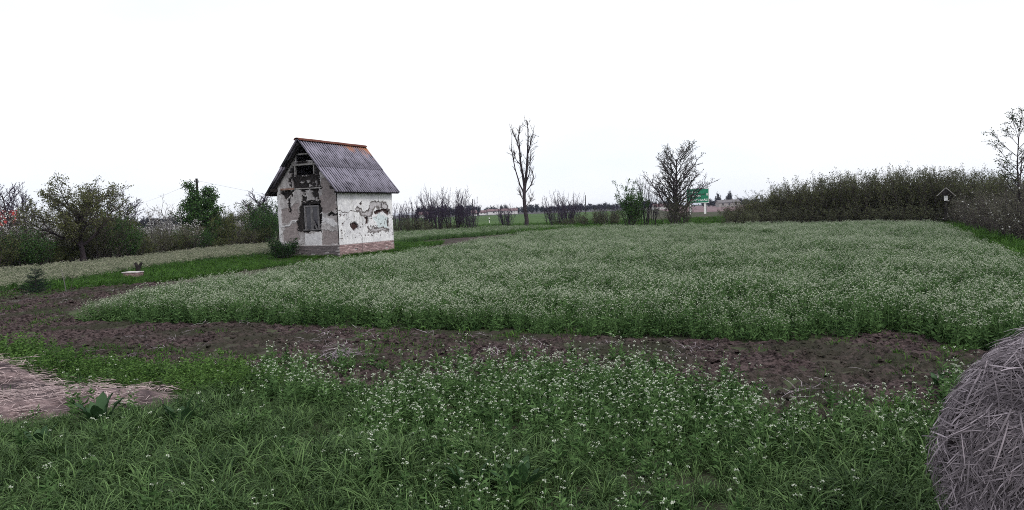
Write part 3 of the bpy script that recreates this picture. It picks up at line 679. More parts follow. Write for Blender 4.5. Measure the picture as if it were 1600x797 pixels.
for o2 in (0.0, L + 0.04): rcap.add([[math.cos(t) * 0.15, o2, math.sin(t) * 0.09 - 0.04] for t in th], v=0.5)
rcap.add(np.zeros((0, 3)));
rcap.Q = [np.array([[i, i + 1, 12 + i, 11 + i] for i in range(10)] + [[22 + i, 33 + i, 34 + i, 23 + i] for i in range(10)] + [[i, 22 + i, 23 + i, i + 1] for i in range(10)])]; rcap.qm = [np.zeros(30)]
rcm = rcap.mesh('ridge_cap', MAT['ridge'], True)
for i in range(6): link('ridge_cap', rcm, roof, (0, Y0 - 0.02 + i * L, RIDGE + 0.035 + 0.006 * (i % 2)))
def rbeam(name, a, b_, w, h, mt): q = MB(); q.beam(a, b_, w, h); return q.build(name, mt, roof)
for yb in (-HDP - 0.18, -HDP + 0.42, -0.9, 0.7, HDP + 0.2):
    for sgn in (1, -1):
        rbeam('rafter', (0.03 * sgn, yb, RIDGE - 0.13), (2.1 * sgn, yb, RIDGE - 0.13 - SL * 2.1 + .02), 0.09, 0.12, MAT['wood_dark'])
for sgn in (1, -1):
    rbeam('wall_plate', (1.87 * sgn, Y0 + 0.10, 3.50), (1.87 * sgn, Y1 - 0.08, 3.50), 0.16, 0.16, MAT['wood_dark'])
    rbeam('eaves_board', (2.13 * sgn, Y0 + 0.02, EAVE - 0.02), (2.13 * sgn, Y1 - .02, EAVE - 0.02), 0.03, 0.10, MAT['wood_dark'])
rbeam('ridge_beam', (0, Y0 + 0.02, RIDGE - 0.24), (0, Y1 - 0.05, RIDGE - 0.24), 0.12, 0.14, MAT['wood_dark'])

# ------------------------------------------------------------------ trees and shrubs
def unit(v): return v / (np.linalg.norm(v) + 1e-9)
def grow(out, r, p, d, length, rad, lv, P):
    ns = P['seg'][lv]; pts = [p]; q = p; dd = d
    for i in range(ns):
        dd = unit(dd + r.normal(0, P['wob'][lv], 3) + np.array([0, 0, P['up'][lv]]))
        q = q + dd * length / ns; pts.append(q)
    pts = np.array(pts); rr = rad * np.linspace(1, P['taper'][lv], ns + 1)
    out.append((pts, rr, lv))
    if lv + 1 >= len(P['n']) + 1: return
    nc = P['n'][lv]; nc = max(1, int(round(nc * r.uniform(0.75, 1.25))))
    az = r.random() * 6.283
    for k in range(nc):
        t = P['t0'][lv] + (1 - P['t0'][lv]) * (k + r.random()) / nc; t = min(t, 0.999)
        f = t * ns; i = min(int(f), ns - 1); bp = pts[i] + (pts[i + 1] - pts[i]) * (f - i); td = unit(pts[i + 1] - pts[i])
        az += 2.4 + r.normal(0, 0.4); a = np.cross(td, (0.3, 0.5, 0.81)); a = unit(a); b_ = np.cross(td, a)
        an = P['ang'][lv] * r.uniform(0.7, 1.3)
        cd = td * math.cos(an) + (a * math.cos(az) + b_ * math.sin(az)) * math.sin(an)
        cl = length * P['lr'][lv] * r.uniform(0.65, 1.15) * (1 - P.get('cone', 0.45) * t)
        cr_ = max(P.get('rmin', 0.004), (rr[i] * 0.62))
        grow(out, r, bp, cd, cl, cr_, lv + 1, P)
def tree_meshes(seed, P, leaf=None, trunkm='bark', twigm='twig'):
    """returns (trunk mesh, crown mesh); leaf = dict(mat, n per twig, size, spread, blossom fraction)"""
    r = np.random.default_rng(seed); out = []
    for s_ in range(P.get('stems', 1)):
        if P.get('stems', 1) > 1:
            a = r.random() * 6.283; q = P['base'] * math.sqrt(r.random()); p0 = np.array([q * math.cos(a), q * math.sin(a), -0.05])
            lean = P['lean'] * r.uniform(0.2, 1.0); az = a + r.normal(0, 0.5)
            d0 = np.array([math.cos(az) * math.sin(lean), math.sin(az) * math.sin(lean), math.cos(lean)])
        else: p0 = np.array([0, 0, -0.1]); d0 = unit(np.array([r.normal(0, 0.04), r.normal(0, 0.04), 1]))
        grow(out, r, p0, d0, P['L'] * (r.uniform(0.62, 1.08) if P.get('stems', 1) > 1 else 1), P['R'], 0, P)
    tb, cb = MB(), MB(); last = max(o[2] for o in out); tl = P.get('trunk_levels', 1)
    for pts, rr, lv in out:
        (tb if lv < tl else cb).tube(pts, rr, (7, 5, 4, 3, 3)[lv], m=0)
    if leaf:
        for li in (leaf if isinstance(leaf, list) else [leaf]):
            B, D = [], []
            mi = li.get('slot', 1)
            for pts, rr, lv in out:
                if lv < last - li.get('lev', 0): continue
                k = r.poisson(li['n']); 
                if k == 0: continue
                f = r.uniform(li.get('t0', 0.2), 1, k) * (len(pts) - 1); i = np.minimum(f.astype(int), len(pts) - 2)
                bp = pts[i] + (pts[i + 1] - pts[i]) * (f - i)[:, None]
                B.append(bp + r.normal(0, li.get('spread', 0.03), (k, 3))); D.append(r.normal(0, 1, (k, 3)) + np.array([0, 0, 0.4]) + unit(pts[-1] - pts[0]) * 0.6)
            if B:
                B = np.concatenate(B); D = np.concatenate(D); n_ = len(B)
                L_ = li['size'] * r.uniform(0.6, 1.3, n_); cb.leaves(B, D, L_, L_ * li.get('ratio', 0.5), m=mi, r=r)
    mats = [MAT[twigm]] + [MAT[q] for q in P.get('leafmats', ['leaf_olive'])]
    return tb.mesh('trunk', MAT[trunkm], True), (cb.mesh('crown', mats) if cb.n else None)
def plant(name, meshes, x, y, label, cat, group=None, rz=0.0, s=1.0, crown='crown', trunk='trunk', sz=None, z=0.0):
    t = empty(name, (x, y, z), rz); t.scale = (s, s, sz or s); tag(t, label, cat, group)
    link(trunk, meshes[0], t)
    if meshes[1] is not None: link(crown, meshes[1], t)
    return t

def extent(meshes):
    V = []
    for me in meshes:
        if me is None: continue
        a = np.empty(len(me.vertices) * 3, np.float32); me.vertices.foreach_get('co', a); V.append(a.reshape(-1, 3))
    V = np.concatenate(V); lo = np.percentile(V, 1.0, axis=0); hi = np.percentile(V, 99.0, axis=0)
    return max(hi[0] - lo[0], hi[1] - lo[1]), np.percentile(V[:, 2], 99.8)
def fit(t, meshes, H, Wd=None):                 # scale a plant to a height and width in metres
    w, h = extent(meshes); sw = (Wd / w) if Wd else H / h
    t.scale = (sw, sw, H / h); return t
# --- bare poplar
def poplar(seed, D):
    r = np.random.default_rng(seed); tb, cb = MB(), MB()
    def loc(q):                                 # limb courses read off the photo at the tree's own distance, depth added
        px, py = 600 + q[0] * 0.276, 180 + q[1] * 0.276
        return np.array([X(px, D, py) - X(823, D, 352), 0, Z(px, py, D)])
    limbs = [([(806, 640), (803, 590), (800, 540), (797, 470), (796, 400)], 0.20, 0.13), ([(796, 410), (786, 340), (775, 270), (768, 200), (763, 120), (770, 48)], 0.125, 0.025),
             ([(797, 410), (807, 310), (815, 210), (818, 120), (812, 38)], 0.13, 0.025), ([(797, 450), (768, 395), (742, 300), (724, 200), (725, 85)], 0.075, 0.02),
             ([(768, 205), (748, 145), (727, 88)], 0.06, 0.02), ([(817, 215), (833, 155), (846, 98)], 0.06, 0.02), ([(800, 440), (832, 395), (851, 352), (840, 315)], 0.055, 0.016),
             ([(800, 400), (820, 325), (830, 225)], 0.055, 0.016), ([(779, 290), (750, 250), (738, 215)], 0.045, 0.016), ([(810, 300), (828, 260), (832, 200)], 0.045, 0.016), ([(799, 500), (772, 455), (765, 430)], 0.03, 0.012), ([(801, 520), (830, 480), (840, 455)], 0.03, 0.012)]
    P = dict(seg=[3, 3], n=[3], t0=[0.2], ang=[0.5], lr=[0.5], wob=[0.08, 0.1], up=[0.16, 0.12], taper=[0.5, 0.5], rmin=0.015, cone=0.3)
    for k, (pts, r0, r1) in enumerate(limbs):
        p = np.array([loc(q) for q in pts]); n_ = len(p); dy = 0 if k < 1 else r.normal(0, 0.5)
        p[:, 1] = np.linspace(0, dy, n_) + (0 if k < 3 else r.normal(0, 0.1)); p[1:-1] += r.normal(0, 0.04, (n_ - 2, 3))
        if k == 0: p[0, 2] = -0.1
        tb.tube(p, np.linspace(r0, r1, n_) * 1.25, 7 if k < 3 else 5)
        out = []
        for q in range(34 if k in (1, 2) else (0 if k == 0 else 16)):
            f = r.uniform(0.15, 1) * (n_ - 1.001); i = int(f); bp = p[i] + (p[i + 1] - p[i]) * (f - i); td = unit(p[i + 1] - p[i])
            d = unit(td * 0.8 + r.normal(0, 0.45, 3)); grow(out, r, bp, d, r.uniform(0.35, 0.95), 0.026, 0, P)
        for pts2, rr, lv in out: cb.tube(pts2, rr, 3)
    return tb.mesh('trunk', MAT['bark'], True), cb.mesh('branches', [MAT['twig']])
D = 80
t = plant('poplar_tree', poplar(3, D), X(823, D, 352), D, 'tall slender bare poplar with forked upright trunk behind the field', 'tree', crown='branches')

# --- parameters
def SP(stems, base, lean, L, R, n=(7, 4), lr=(0.5, 0.45), ang=(0.6, 0.7), up=(0.04, 0.06, 0.05), wob=(0.08, 0.13, 0.18), seg=(5, 3, 3), t0=(0.15, 0.2), leafmats=('leaf_olive',), rmin=0.005, cone=0.4, tl=1):
    return dict(stems=stems, base=base, lean=lean, L=L, R=R, n=list(n), lr=list(lr), ang=list(ang), up=list(up), wob=list(wob), seg=list(seg), t0=list(t0), taper=[0.25, 0.35, 0.4, 0.4], leafmats=list(leafmats), rmin=rmin, cone=cone, trunk_levels=tl)
def TP(L, R, n, lr, ang, up, wob=(0.05, 0.1, 0.15, 0.18), seg=(6, 5, 4, 3), t0=(0.3, 0.2, 0.2), leafmats=('leaf_olive',), rmin=0.008, cone=0.4, tl=2, taper=(0.3, 0.3, 0.35, 0.4)):
    return dict(L=L, R=R, n=list(n), lr=list(lr), ang=list(ang), up=list(up), wob=list(wob), seg=list(seg), t0=list(t0), taper=list(taper), leafmats=list(leafmats), rmin=rmin, cone=cone, trunk_levels=tl)
LF = lambda n, size, slot=1, **k: dict(n=n, size=size, slot=slot, **k)

# --- big bare tree beside the sign
P = TP(6.4, 0.12, (30, 11, 7), (0.60, 0.45, 0.45), (0.62, 0.55, 0.6), (0.02, 0.08, 0.06, 0.04), t0=(0.08, 0.2, 0.2), cone=0.45, rmin=0.014, leafmats=('leaf_dark',))
mb_ = tree_meshes(11, P, [LF(0.5, 0.11, 1, spread=0.05)])
D = 68; t = plant('bare_tree', mb_, X(1055, D), D, 'large bare spreading tree in front of the green road sign', 'tree', rz=0.6)
fit(t, mb_, Z(1055, 222, D), 92 * D / FPX)
# thicket at its foot
TH_P = SP(26, 0.9, 0.5, 2.4, 0.025, (6, 4), leafmats=('leaf_hedge',))
thm = tree_meshes(12, TH_P, [LF(5, 0.09, 1, spread=0.05)])
plant('thicket_shrub', thm, X(1057, 66), 66, 'low dense brown thicket round the foot of the large bare tree', 'shrub', s=1.05, trunk='stem')
# green bush
gb = tree_meshes(13, SP(22, 0.5, 0.22, 4.0, 0.03, (8, 5), (0.34, 0.4), (0.5, 0.7), leafmats=('leaf_green',)), [LF(9, 0.13, 1, spread=0.07)])
D = 69; t = plant('green_bush', gb, X(985, D), D, 'tall upright green leafed bush left of the large bare tree', 'bush', trunk='stem'); fit(t, gb, Z(985, 281, D), 46 * D / FPX)
bs_ = [tree_meshes(14 + i, SP(17 + 4 * i, 0.9, 0.42, 3.4, 0.034, (8, 5), (0.42, 0.42), (0.4, 0.55), up=(0.06, 0.1, 0.08), rmin=0.013), [LF(0.25, 0.08, 1)], 'bark', 'twig_mauve') for i in range(4)]
LOWB = [tree_meshes(20 + i, SP(24, 0.9, 0.75, 1.7, 0.018, (6, 4), leafmats=('leaf_hedge',)), [LF(5, 0.09, 1, spread=0.05)]) for i in range(2)]
def bare_shrub(px, D, top, w, v, label, group=None, rz=0.0):
    t = plant('bare_shrub', bs_[v], X(px, D), D, label, 'shrub', group, rz, trunk='stem', crown='twigs')
    return fit(t, bs_[v], Z(px, top, D) * 1.05, 2.9 * w)
bare_shrub(1012, 70, 277, 0.9, 0, 'bare forked shrub between the green bush and the large bare tree', rz=1)
bare_shrub(866, 82, 301, 1.25, 1, 'bare many stemmed shrub right beside the poplar trunk', rz=2)
bare_shrub(890, 84, 303, 1.1, 3, 'thin bare shrub two places right of the poplar', rz=3.4)
bare_shrub(790, 83, 320, 0.9, 2, 'small bare shrub just left of the poplar', rz=0.4)
bare_shrub(950, 78, 318, 0.9, 0, 'small bare shrub left of the upright green bush', rz=5)
for i, (px, top, w) in enumerate([(618, 318, 0.8), (642, 316, 0.9), (662, 306, 0.95), (682, 296, 1.15), (706, 296, 1.15), (724, 303, 0.95), (736, 314, 0.7)]):
    bare_shrub(px, 78 + (i % 3), top, w, i % 4, ['bare shrub touching the right end of the house', 'short bare shrub second from the house', 'bare shrub third from the house in the twiggy row', 'tall bare twiggy shrub in the middle of the row right of the house', 'tallest bare shrub in the row right of the house', 'bare shrub near the right end of the twiggy row', 'last low bare shrub in the row, beside the utility pole'][i], 'bare shrubs right of the house', rz=i * 1.3)
def low(px, D, s, sz, label, name='low_shrub', v=0, group=None):
    return plant(name, LOWB[v], X(px, D), D, label, 'shrub', group, px * 0.1, s, 'crown', 'stem', sz)
low(632, 74, 1.0, 0.9, 'low brown bush close behind the right end of the house', v=0)
low(652, 75, 1.1, 0.9, 'low brown bush in front of the twiggy shrubs right of the house', v=1)
low(925, 78, 1.2, 0.95, 'low brown bush left of a small bare shrub beyond the field', v=1)
low(948, 77, 1.1, 0.95, 'low brown bush touching the upright green bush', v=0)
low(695, 79, 1.1, 0.6, 'low brown undergrowth below the tallest twiggy shrub', v=0)
low(885, 82, 1.0, 0.6, 'low brown undergrowth right of the poplar', v=1)

# --- hedge on the right
HV = [tree_meshes(30 + i, SP(30, 1.1, 0.45, 3.3, 0.026, (9, 4), (0.36, 0.42), (0.5, 0.6), up=(0.05, 0.12, 0.10), leafmats=('leaf_hedge', 'leaf_olive'), rmin=0.006), [LF(3.6, 0.09, 1, spread=0.06), LF(2.0, 0.09, 2, spread=0.06)]) for i in range(4)]
HL = [(1155, 318, 62), (1172, 306, 62), (1190, 297, 61), (1212, 287, 60), (1236, 279, 59), (1260, 272, 58), (1285, 268, 57), (1310, 265, 56), (1336, 263, 55), (1360, 262, 54), (1385, 259, 54), (1408, 258, 53), (1430, 255, 53), (1455, 258, 52), (1478, 259, 53), (1500, 258, 51), (1524, 260, 50), (1548, 264, 48), (1572, 268, 46), (1600, 268, 44)]
for i, (px, top, D) in enumerate(HL):
    for row in range(2):
        Dd = D + row * 2.6 - 0.4; hh = Z(px, top, Dd) * (1.0 if row == 0 else 0.97)
        t = plant('hedge_shrub', HV[(i + row * 2) % 4], X(px + (10 if row else 0), Dd), Dd, 'dense grey-green shrub grown into the long hedge behind the field', 'shrub', 'shrubs of the long hedge behind the field', (i * 1.7 + row) % 6.28, trunk='stem')
        fit(t, HV[(i + row * 2) % 4], hh * 0.96, 2.6 + 0.8 * min(1, hh / 4))
for i in range(10):                                   # low skirt of the hedge
    px = 1150 + i * 33; D = 60 - i * 0.95
    t = low(px, D - 1.2, 1.0, 0.85, 'low twiggy undergrowth along the foot of the long hedge', v=i % 2, group='undergrowth along the long hedge')

# --- right edge: shrubs, blossom, young tree
RB = [tree_meshes(40 + i, SP(28, 0.8, 0.6, 2.5, 0.02, (8, 4), (0.4, 0.42), leafmats=('leaf_grey', 'blossom')), [LF(5, 0.075, 1, spread=0.06), LF(0.10, 0.08, 2, ratio=0.9)]) for i in range(2)]
for i, (px, D, h) in enumerate([(1516, 45, 2.0), (1534, 40, 2.3), (1552, 36, 2.4), (1574, 33, 2.4), (1592, 31, 2.5), (1622, 29, 2.6), (1650, 27, 2.6)]):
    t = plant('blossoming_shrub', RB[i % 2], X(px, D), D, 'grey twiggy shrub with scattered white blossom along the right field edge', 'shrub', 'blossoming shrubs along the right field edge', i * 2.1, trunk='stem'); fit(t, RB[i % 2], h, 2.7)
P = TP(4.6, 0.034, (17, 7, 4), (0.42, 0.42, 0.45), (0.65, 0.6, 0.6), (0.01, 0.08, 0.05, 0.04), t0=(0.35, 0.2, 0.2), cone=0.55, rmin=0.006, leafmats=('leaf_dark', 'leaf_olive'))
ym = tree_meshes(45, P, [LF(1.6, 0.07, 1, spread=0.04), LF(0.8, 0.06, 2)])
D = 29; t = plant('young_tree', ym, X(1598, D), D, 'thin young tree with few leaves rising at the right edge', 'tree', rz=0.8); fit(t, ym, Z(1588, 172, D), 2.1)

# --- left hedge
P = TP(2.4, 0.13, (14, 10, 7), (0.95, 0.5, 0.45), (0.95, 0.6, 0.6), (0.02, 0.07, 0.03, 0.02), t0=(0.3, 0.2, 0.15), cone=0.25, rmin=0.007, leafmats=('leaf_olive', 'leaf_grey'))
D = 37; ta = tree_meshes(51, P, [LF(8, 0.08, 1, spread=0.07), LF(4, 0.075, 2, spread=0.07)])
t = plant('fruit_tree', ta, X(127, D), D, 'broad olive-leafed fruit tree with dark trunk at the left', 'tree', rz=0.3); fit(t, ta, Z(110, 278, D), 132 * D / FPX)
P = TP(4.2, 0.12, (16, 9, 6), (0.62, 0.45, 0.45), (0.75, 0.6, 0.6), (0.01, 0.06, 0.05, 0.03), t0=(0.25, 0.2, 0.2), cone=0.3, rmin=0.018)
BT = [tree_meshes(55 + i, P, None, 'bark', 'twig_mauve') for i in range(2)]
for px, top, D, v, lab in [(18, 280, 62, 0, 'bare tree with mauve twigs beside the red roof at the left edge'), (45, 284, 66, 1, 'bare mauve tree between the red roof and the fruit tree'), (205, 296, 74, 1, 'bare mauve tree standing right of the fruit tree'), (403, 297, 62, 0, 'bare branching tree just left of the house')]:
    t = plant('bare_tree', BT[v], X(px, D), D, lab, 'tree', rz=px * 0.2, crown='branches'); fit(t, BT[v], Z(px, top, D), 56 * D / FPX)
P = TP(4.0, 0.07, (7, 4, 3), (0.5, 0.4, 0.4), (0.6, 0.6, 0.6), (0.0, 0.05, 0.04, 0.03), t0=(0.35, 0.3, 0.2), cone=0.3, rmin=0.011)
dd_ = tree_meshes(58, P, None, 'bark_grey', 'bark_grey')
D = 46; t = plant('dead_sapling', dd_, X(270, D), D, 'thin pale dead tree left of the leafy green tree', 'tree', crown='branches'); fit(t, dd_, Z(268, 303, D), 42 * D / FPX)
P = TP(4.0, 0.13, (34, 9, 5), (0.52, 0.45, 0.45), (1.0, 0.7, 0.7), (0.01, 0.05, 0.03, 0.02), t0=(0.06, 0.15, 0.2), cone=0.5, rmin=0.007, leafmats=('leaf_green', 'leaf_dark'))
D = 54; tg = tree_meshes(59, P, [LF(6.5, 0.13, 1, spread=0.12), LF(4, 0.12, 2, spread=0.12)])
t = plant('leafy_tree', tg, X(317, D), D, 'leafy green tree with a utility pole rising behind it', 'tree', rz=1.2); fit(t, tg, Z(317, 285, D), 82 * D / FPX)
OB = [tree_meshes(60 + i, SP(26, 0.9, 0.6, 2.3, 0.022, (8, 4), (0.42, 0.42), leafmats=('leaf_olive', 'leaf_dark')), [LF(7, 0.085, 1, spread=0.07), LF(3, 0.08, 2, spread=0.07)]) for i in range(2)]
GB = [tree_meshes(63, SP(26, 0.9, 0.6, 2.3, 0.022, (8, 4), (0.42, 0.42), leafmats=('leaf_green', 'leaf_dark')), [LF(7, 0.09, 1, spread=0.07), LF(3, 0.08, 2, spread=0.07)])]
WB = [tree_meshes(65 + i, SP(24, 0.8, 0.55, 2.4, 0.02, (8, 4), (0.42, 0.42), leafmats=('leaf_grey', 'blossom')), [LF(3, 0.075, 1, spread=0.06), LF(2.0, 0.075, 2, ratio=0.9, spread=0.06)]) for i in range(2)]
GY = [tree_meshes(68 + i, SP(26, 0.9, 0.6, 2.2, 0.022, (8, 4), (0.42, 0.42), leafmats=('leaf_grey', 'leaf_olive')), [LF(5, 0.08, 1, spread=0.07), LF(2, 0.08, 2, spread=0.07)], 'bark', 'twig') for i in range(2)]
def shrub(ms, v, px, D, h, w, name, label, group=None):
    t = plant(name, ms[v], X(px, D), D, label, 'shrub', group, (px * 0.37) % 6.28, trunk='stem'); fit(t, ms[v], h * 1.08, 2.6 * w)
LH = 'hedge shrubs along the left'
ll = 'twiggy shrub in the overgrown hedge along the left side'
for i, (px, D, h, w) in enumerate([(-30, 33, 2.2, 1.1), (5, 35, 2.4, 1.1), (40, 35, 2.0, 1.1), (68, 36, 2.1, 1.0), (95, 38.5, 2.2, 1.0), (118, 38.6, 2.0, 1.0), (150, 39, 2.2, 1.1), (178, 40, 2.5, 1.1), (205, 42, 2.2, 1.1), (228, 44, 2.0, 1.1), (250, 45.6, 1.9, 1.1), (280, 47.5, 1.8, 1.1), (300, 49, 1.7, 1.1), (330, 51.5, 1.5, 1.1), (366, 55, 1.8, 1.2), (388, 57, 2.0, 1.2)]):
    shrub([OB[0], GY[0], GB[0], OB[1], GY[1]], i % 5, px, D, h * (0.72, 0.95, 0.8, 1.0, 0.66)[(i * 3) % 5], w, 'hedge_shrub', ll, LH)
shrub(WB, 0, 32, 39, 3.0, 1.2, 'blossoming_shrub', 'white blossoming shrub below the red roof')
shrub(WB, 1, 75, 41, 3.1, 1.2, 'blossoming_shrub', 'white blossoming shrub left of the fruit tree')
shrub(WB, 0, 240, 52, 2.9, 1.2, 'blossoming_shrub', 'pale blossoming shrub left of the pale dead tree')
shrub(WB, 1, 292, 50, 2.0, 1.0, 'blossoming_shrub', 'pale blossoming shrub below the leafy green tree')
shrub(WB, 0, 384, 60, 2.7, 1.0, 'blossoming_shrub', 'pale blossoming shrub left of the dark green bush near the house')
shrub(OB, 1, 348, 53, 3.0, 1.1, 'olive_bush', 'rounded olive bush right of the leafy green tree')
shrub(OB, 0, 178, 46, 3.4, 1.2, 'olive_bush', 'tall olive bush behind the right side of the fruit tree')
shrub(GB, 0, 412, 59, 3.1, 1.3, 'green_bush', 'dark green bush against the left wall of the house')
shrub(GB, 0, 425, 62, 3.6, 1.2, 'green_bush', 'taller dark green bush half hidden behind the house')
shrub(OB, 0, 400, 64, 3.5, 1.3, 'olive_bush', 'olive bush under the bare tree left of the house')
# bush at the gable corner, stalk before the side wall
gbm = tree_meshes(70, SP(22, 0.4, 0.7, 1.05, 0.012, (8, 4), (0.42, 0.42), leafmats=('leaf_dark', 'leaf_green')), [LF(5, 0.075, 1, spread=0.05), LF(2, 0.07, 2, spread=0.05)])
q = A - ex * 2.75 - ey * 0.9
plant('wall_bush', gbm, q[0], q[1], 'dark leafy bush growing against the foot of the gable', 'bush', trunk='stem', s=0.95)
stm = tree_meshes(71, dict(TP(1.2, 0.012, (7, 3, 2), (0.35, 0.4, 0.4), (0.5, 0.6, 0.6), (0, 0.1, 0.05, 0.05), rmin=0.005)), None, 'twig', 'twig')
q = A + ey * 1.35 + ex * 0.45
plant('dry_stalk', stm, q[0], q[1], 'thin dry branching stalk in front of the white side wall', 'plant', crown='branches')

# --- small spruce
def spruce(seed):
    r = np.random.default_rng(seed); tb, cb = MB(), MB(); tb.tube([(0, 0, -0.03), (0, 0, 0.4), (0.01, 0, 0.80)], [0.018, 0.012, 0.004], 6)
    for lv in range(9):
        z = 0.05 + lv * 0.082; l = 0.50 * (1 - z / 0.86) ** 0.8 + 0.05
        for k in range(9 - lv // 2):
            a = r.random() * 6.283; d = unit(np.array([math.cos(a), math.sin(a), r.uniform(0.05, 0.35)])); p0 = np.array([0, 0, z + r.normal(0, 0.02)]); ll_ = l * r.uniform(0.7, 1.1)
            pts = np.array([p0, p0 + d * ll_ * 0.5 + (0, 0, -0.02), p0 + d * ll_ + (0, 0, 0.02)]); tb.tube(pts, [0.006, 0.005, 0.002], 3)
            n = int(110 * ll_ / 0.3); u_ = r.uniform(0.1, 1, n); bp = pts[0] + (pts[2] - pts[0]) * u_[:, None]
            side = np.cross(d, (0, 0, 1)); sp_ = r.normal(0, 0.05, n) * (1.15 - u_)
            bp = bp + side * sp_[:, None]; dd = d * 0.7 + r.normal(0, 0.7, (n, 3)); cb.leaves(bp, dd, 0.035, 0.007, r=r)
    return tb.mesh('trunk', MAT['bark'], True), cb.mesh('needles', MAT['needle'])
sx_, sy_ = G(57, 459)
plant('young_spruce', spruce(1), sx_, sy_, 'tiny dark spruce standing at the edge of the bare soil', 'tree', crown='needles')
b = MB(); b.tube([(0, 0, -0.05), (-0.05, 0, 0.35), (-0.13, 0.02, 0.75)], [0.014, 0.011, 0.007], 5); b.tube([(-0.05, 0, 0.35), (0.02, 0.05, 0.55)], [0.006, 0.003], 3)
q = G(104, 457); o = b.build('stake', MAT['bark_grey'], loc=(q[0], q[1], 0)); tag(o, 'thin pale leaning stick right of the tiny spruce', 'stick')
b = MB(); b.tube([(0, 0, -0.05), (0.02, 0, 0.25), (0.06, 0.02, 0.6)], [0.008, 0.006, 0.004], 5); b.tube([(0.02, 0, .25), (-0.04, 0.05, 0.42)], [0.004, 0.002], 3)
q = G(112, 462); o = b.build('stake', MAT['twig'], loc=(q[0], q[1], 0)); tag(o, 'thin dark twig standing in the soil by the pale stick', 'stick')

# --- stump and slab
q = G(217, 430); st = empty('tree_stump', (q[0], q[1], 0)); tag(st, 'short dark forked stump behind the pale slab', 'stump')
b = MB(); b.tube([(0, 0, -0.05), (0, 0, 0.2), (-0.02, 0, 0.36)], [0.10, 0.085, 0.08], 8); b.build('stem', MAT['wood_dark'], st)
b = MB(); b.tube([(-0.02, 0, 0.30), (-0.09, 0, 0.44), (-0.11, 0, 0.50)], [0.07, 0.06, 0.05], 7); b.build('fork', MAT['wood_dark'], st)
b = MB(); b.tube([(0.02, 0, 0.30), (0.10, 0, 0.43), (0.15, 0, 0.50)], [0.06, 0.055, 0.04], 7); b.build('fork', MAT['wood_dark'], st)
q = G(209, 437); sbl = empty('well_slab', (q[0], q[1], 0), -0.15); tag(sbl, 'pale flat slab on pinkish brick footing in the green grass', 'slab')
b = MB(); b.box(-0.25, 0.26, -0.2, 0.2, -0.05, 0.26); b.build('footing', MAT['pinkbrick'], sbl)
b = MB(); b.box(-0.31, 0.28, -0.22, 0.22, 0.263, 0.295); b.build('cover', MAT['concrete'], sbl)

# ------------------------------------------------------------------ roadside things
D = 154.0; x1 = X(1108, D); x0 = x1 - 4.7; zt = Z(1106, 294, D); zb = Z(1106, 317, D)
sg = empty('road_sign', ((x0 + x1) / 2, D, 0)); tag(sg, 'large green road sign with white lettering behind the bare tree', 'sign')
hw = (x1 - x0) / 2; hgt = zt - zb
b = MB(); b.box(-hw + .10, hw - .10, -0.03, 0.03, zb + 0.10, zt - 0.10); pn = b.build('panel', MAT['signgreen'], sg)
b = MB(); b.box(-hw, hw, -0.035, 0.03, zb, zb + 0.099); b.box(-hw, hw, -0.035, .03, zt - 0.099, zt); b.box(-hw, -hw + .099, -0.035, .03, zb + .1, zt - .1); b.box(hw - .099, hw, -0.035, .03, zb + .1, zt - .1); b.build('border', MAT['white'], sg)
r = np.random.default_rng(4); b = MB()                 # lettering: too far to read, rows of strokes of the same size
for zz_, hL, xa, xb in ((zb + 0.42, 0.42, -hw + 0.5, hw - 0.95), (zb + 1.35, 0.36, -hw + 0.5, 0.5), (zb + 2.1, 0.36, -hw + .5, -0.2)):
    xx = xa
    while xx < xb:
        wch = r.uniform(0.16, 0.28)
        b.box(xx, xx + 0.06, -0.05, -0.031, zz_, zz_ + hL); b.box(xx + .06, xx + wch, -0.05, -.031, zz_ + hL * r.choice([0, 0.42, 0.85]), zz_ + hL * r.choice([0.15, 0.57, 1.0]) + 0.05)
        if r.random() < 0.6: b.box(xx + wch, xx + wch + 0.06, -0.05, -.031, zz_, zz_ + hL * r.choice([0.6, 1.0]))
        xx += wch + 0.16
b.build('lettering', MAT['white'], sg)
b = MB(); b.box(hw - 0.75, hw - 0.4, -0.05, -.031, zb + 0.40, zb + 0.52); b.box(hw - 0.72, hw - .45, -.05, -.031, zb + 0.72, zb + 0.86); b.box(hw - 0.28, hw - .2, -.05, -.031, zb + 0.45, zb + 0.9); b.build('number', MAT['white'], sg)
b = MB(); b.box(hw - 0.52, hw - .3, -.05, -.031, zb + 1.55, zb + 2.0); b.build('number', MAT['white'], sg)
for xx in (hw - 0.85, -hw + 0.75):
    b = MB(); b.box(xx - 0.17, xx + 0.17, 0.06, 0.25, -0.1, zb + 0.6); b.build('post', MAT['white'], sg)
    b = MB(); b.tube([(xx + 0.42, 0.8, -0.1), (xx + 0.42, 0.1, zb + 0.6)], [0.06, 0.06], 6); b.build('strut', MAT['metal'], sg)
D = 136.0; mk = empty('marker_post', (X(764, D), D, 0)); tag(mk, 'small white roadside marker post with black band', 'post')
b = MB(); b.box(-0.07, 0.07, -0.05, 0.05, -0.1, 0.48); b.box(-0.07, 0.07, -0.05, 0.05, 0.72, 1.0); b.build('post', MAT['white'], mk)
b = MB(); b.box(-0.072, 0.072, -0.052, 0.052, 0.482, 0.718); b.build('band', MAT['black'], mk)
POLES = [(738, 311, 250, 'dark utility pole right of the twiggy shrub row'), (643.5, 316, 250, 'thin dark utility pole among the twiggy shrubs near the house'), (914.5, 305, 250, 'dark utility pole between the poplar and the green bush'), (307, 279, 86, 'dark utility pole rising behind the leafy green tree'), (186, 322, 235, 'thin far utility pole behind the bare tree right of the fruit tree')]
PT = {}
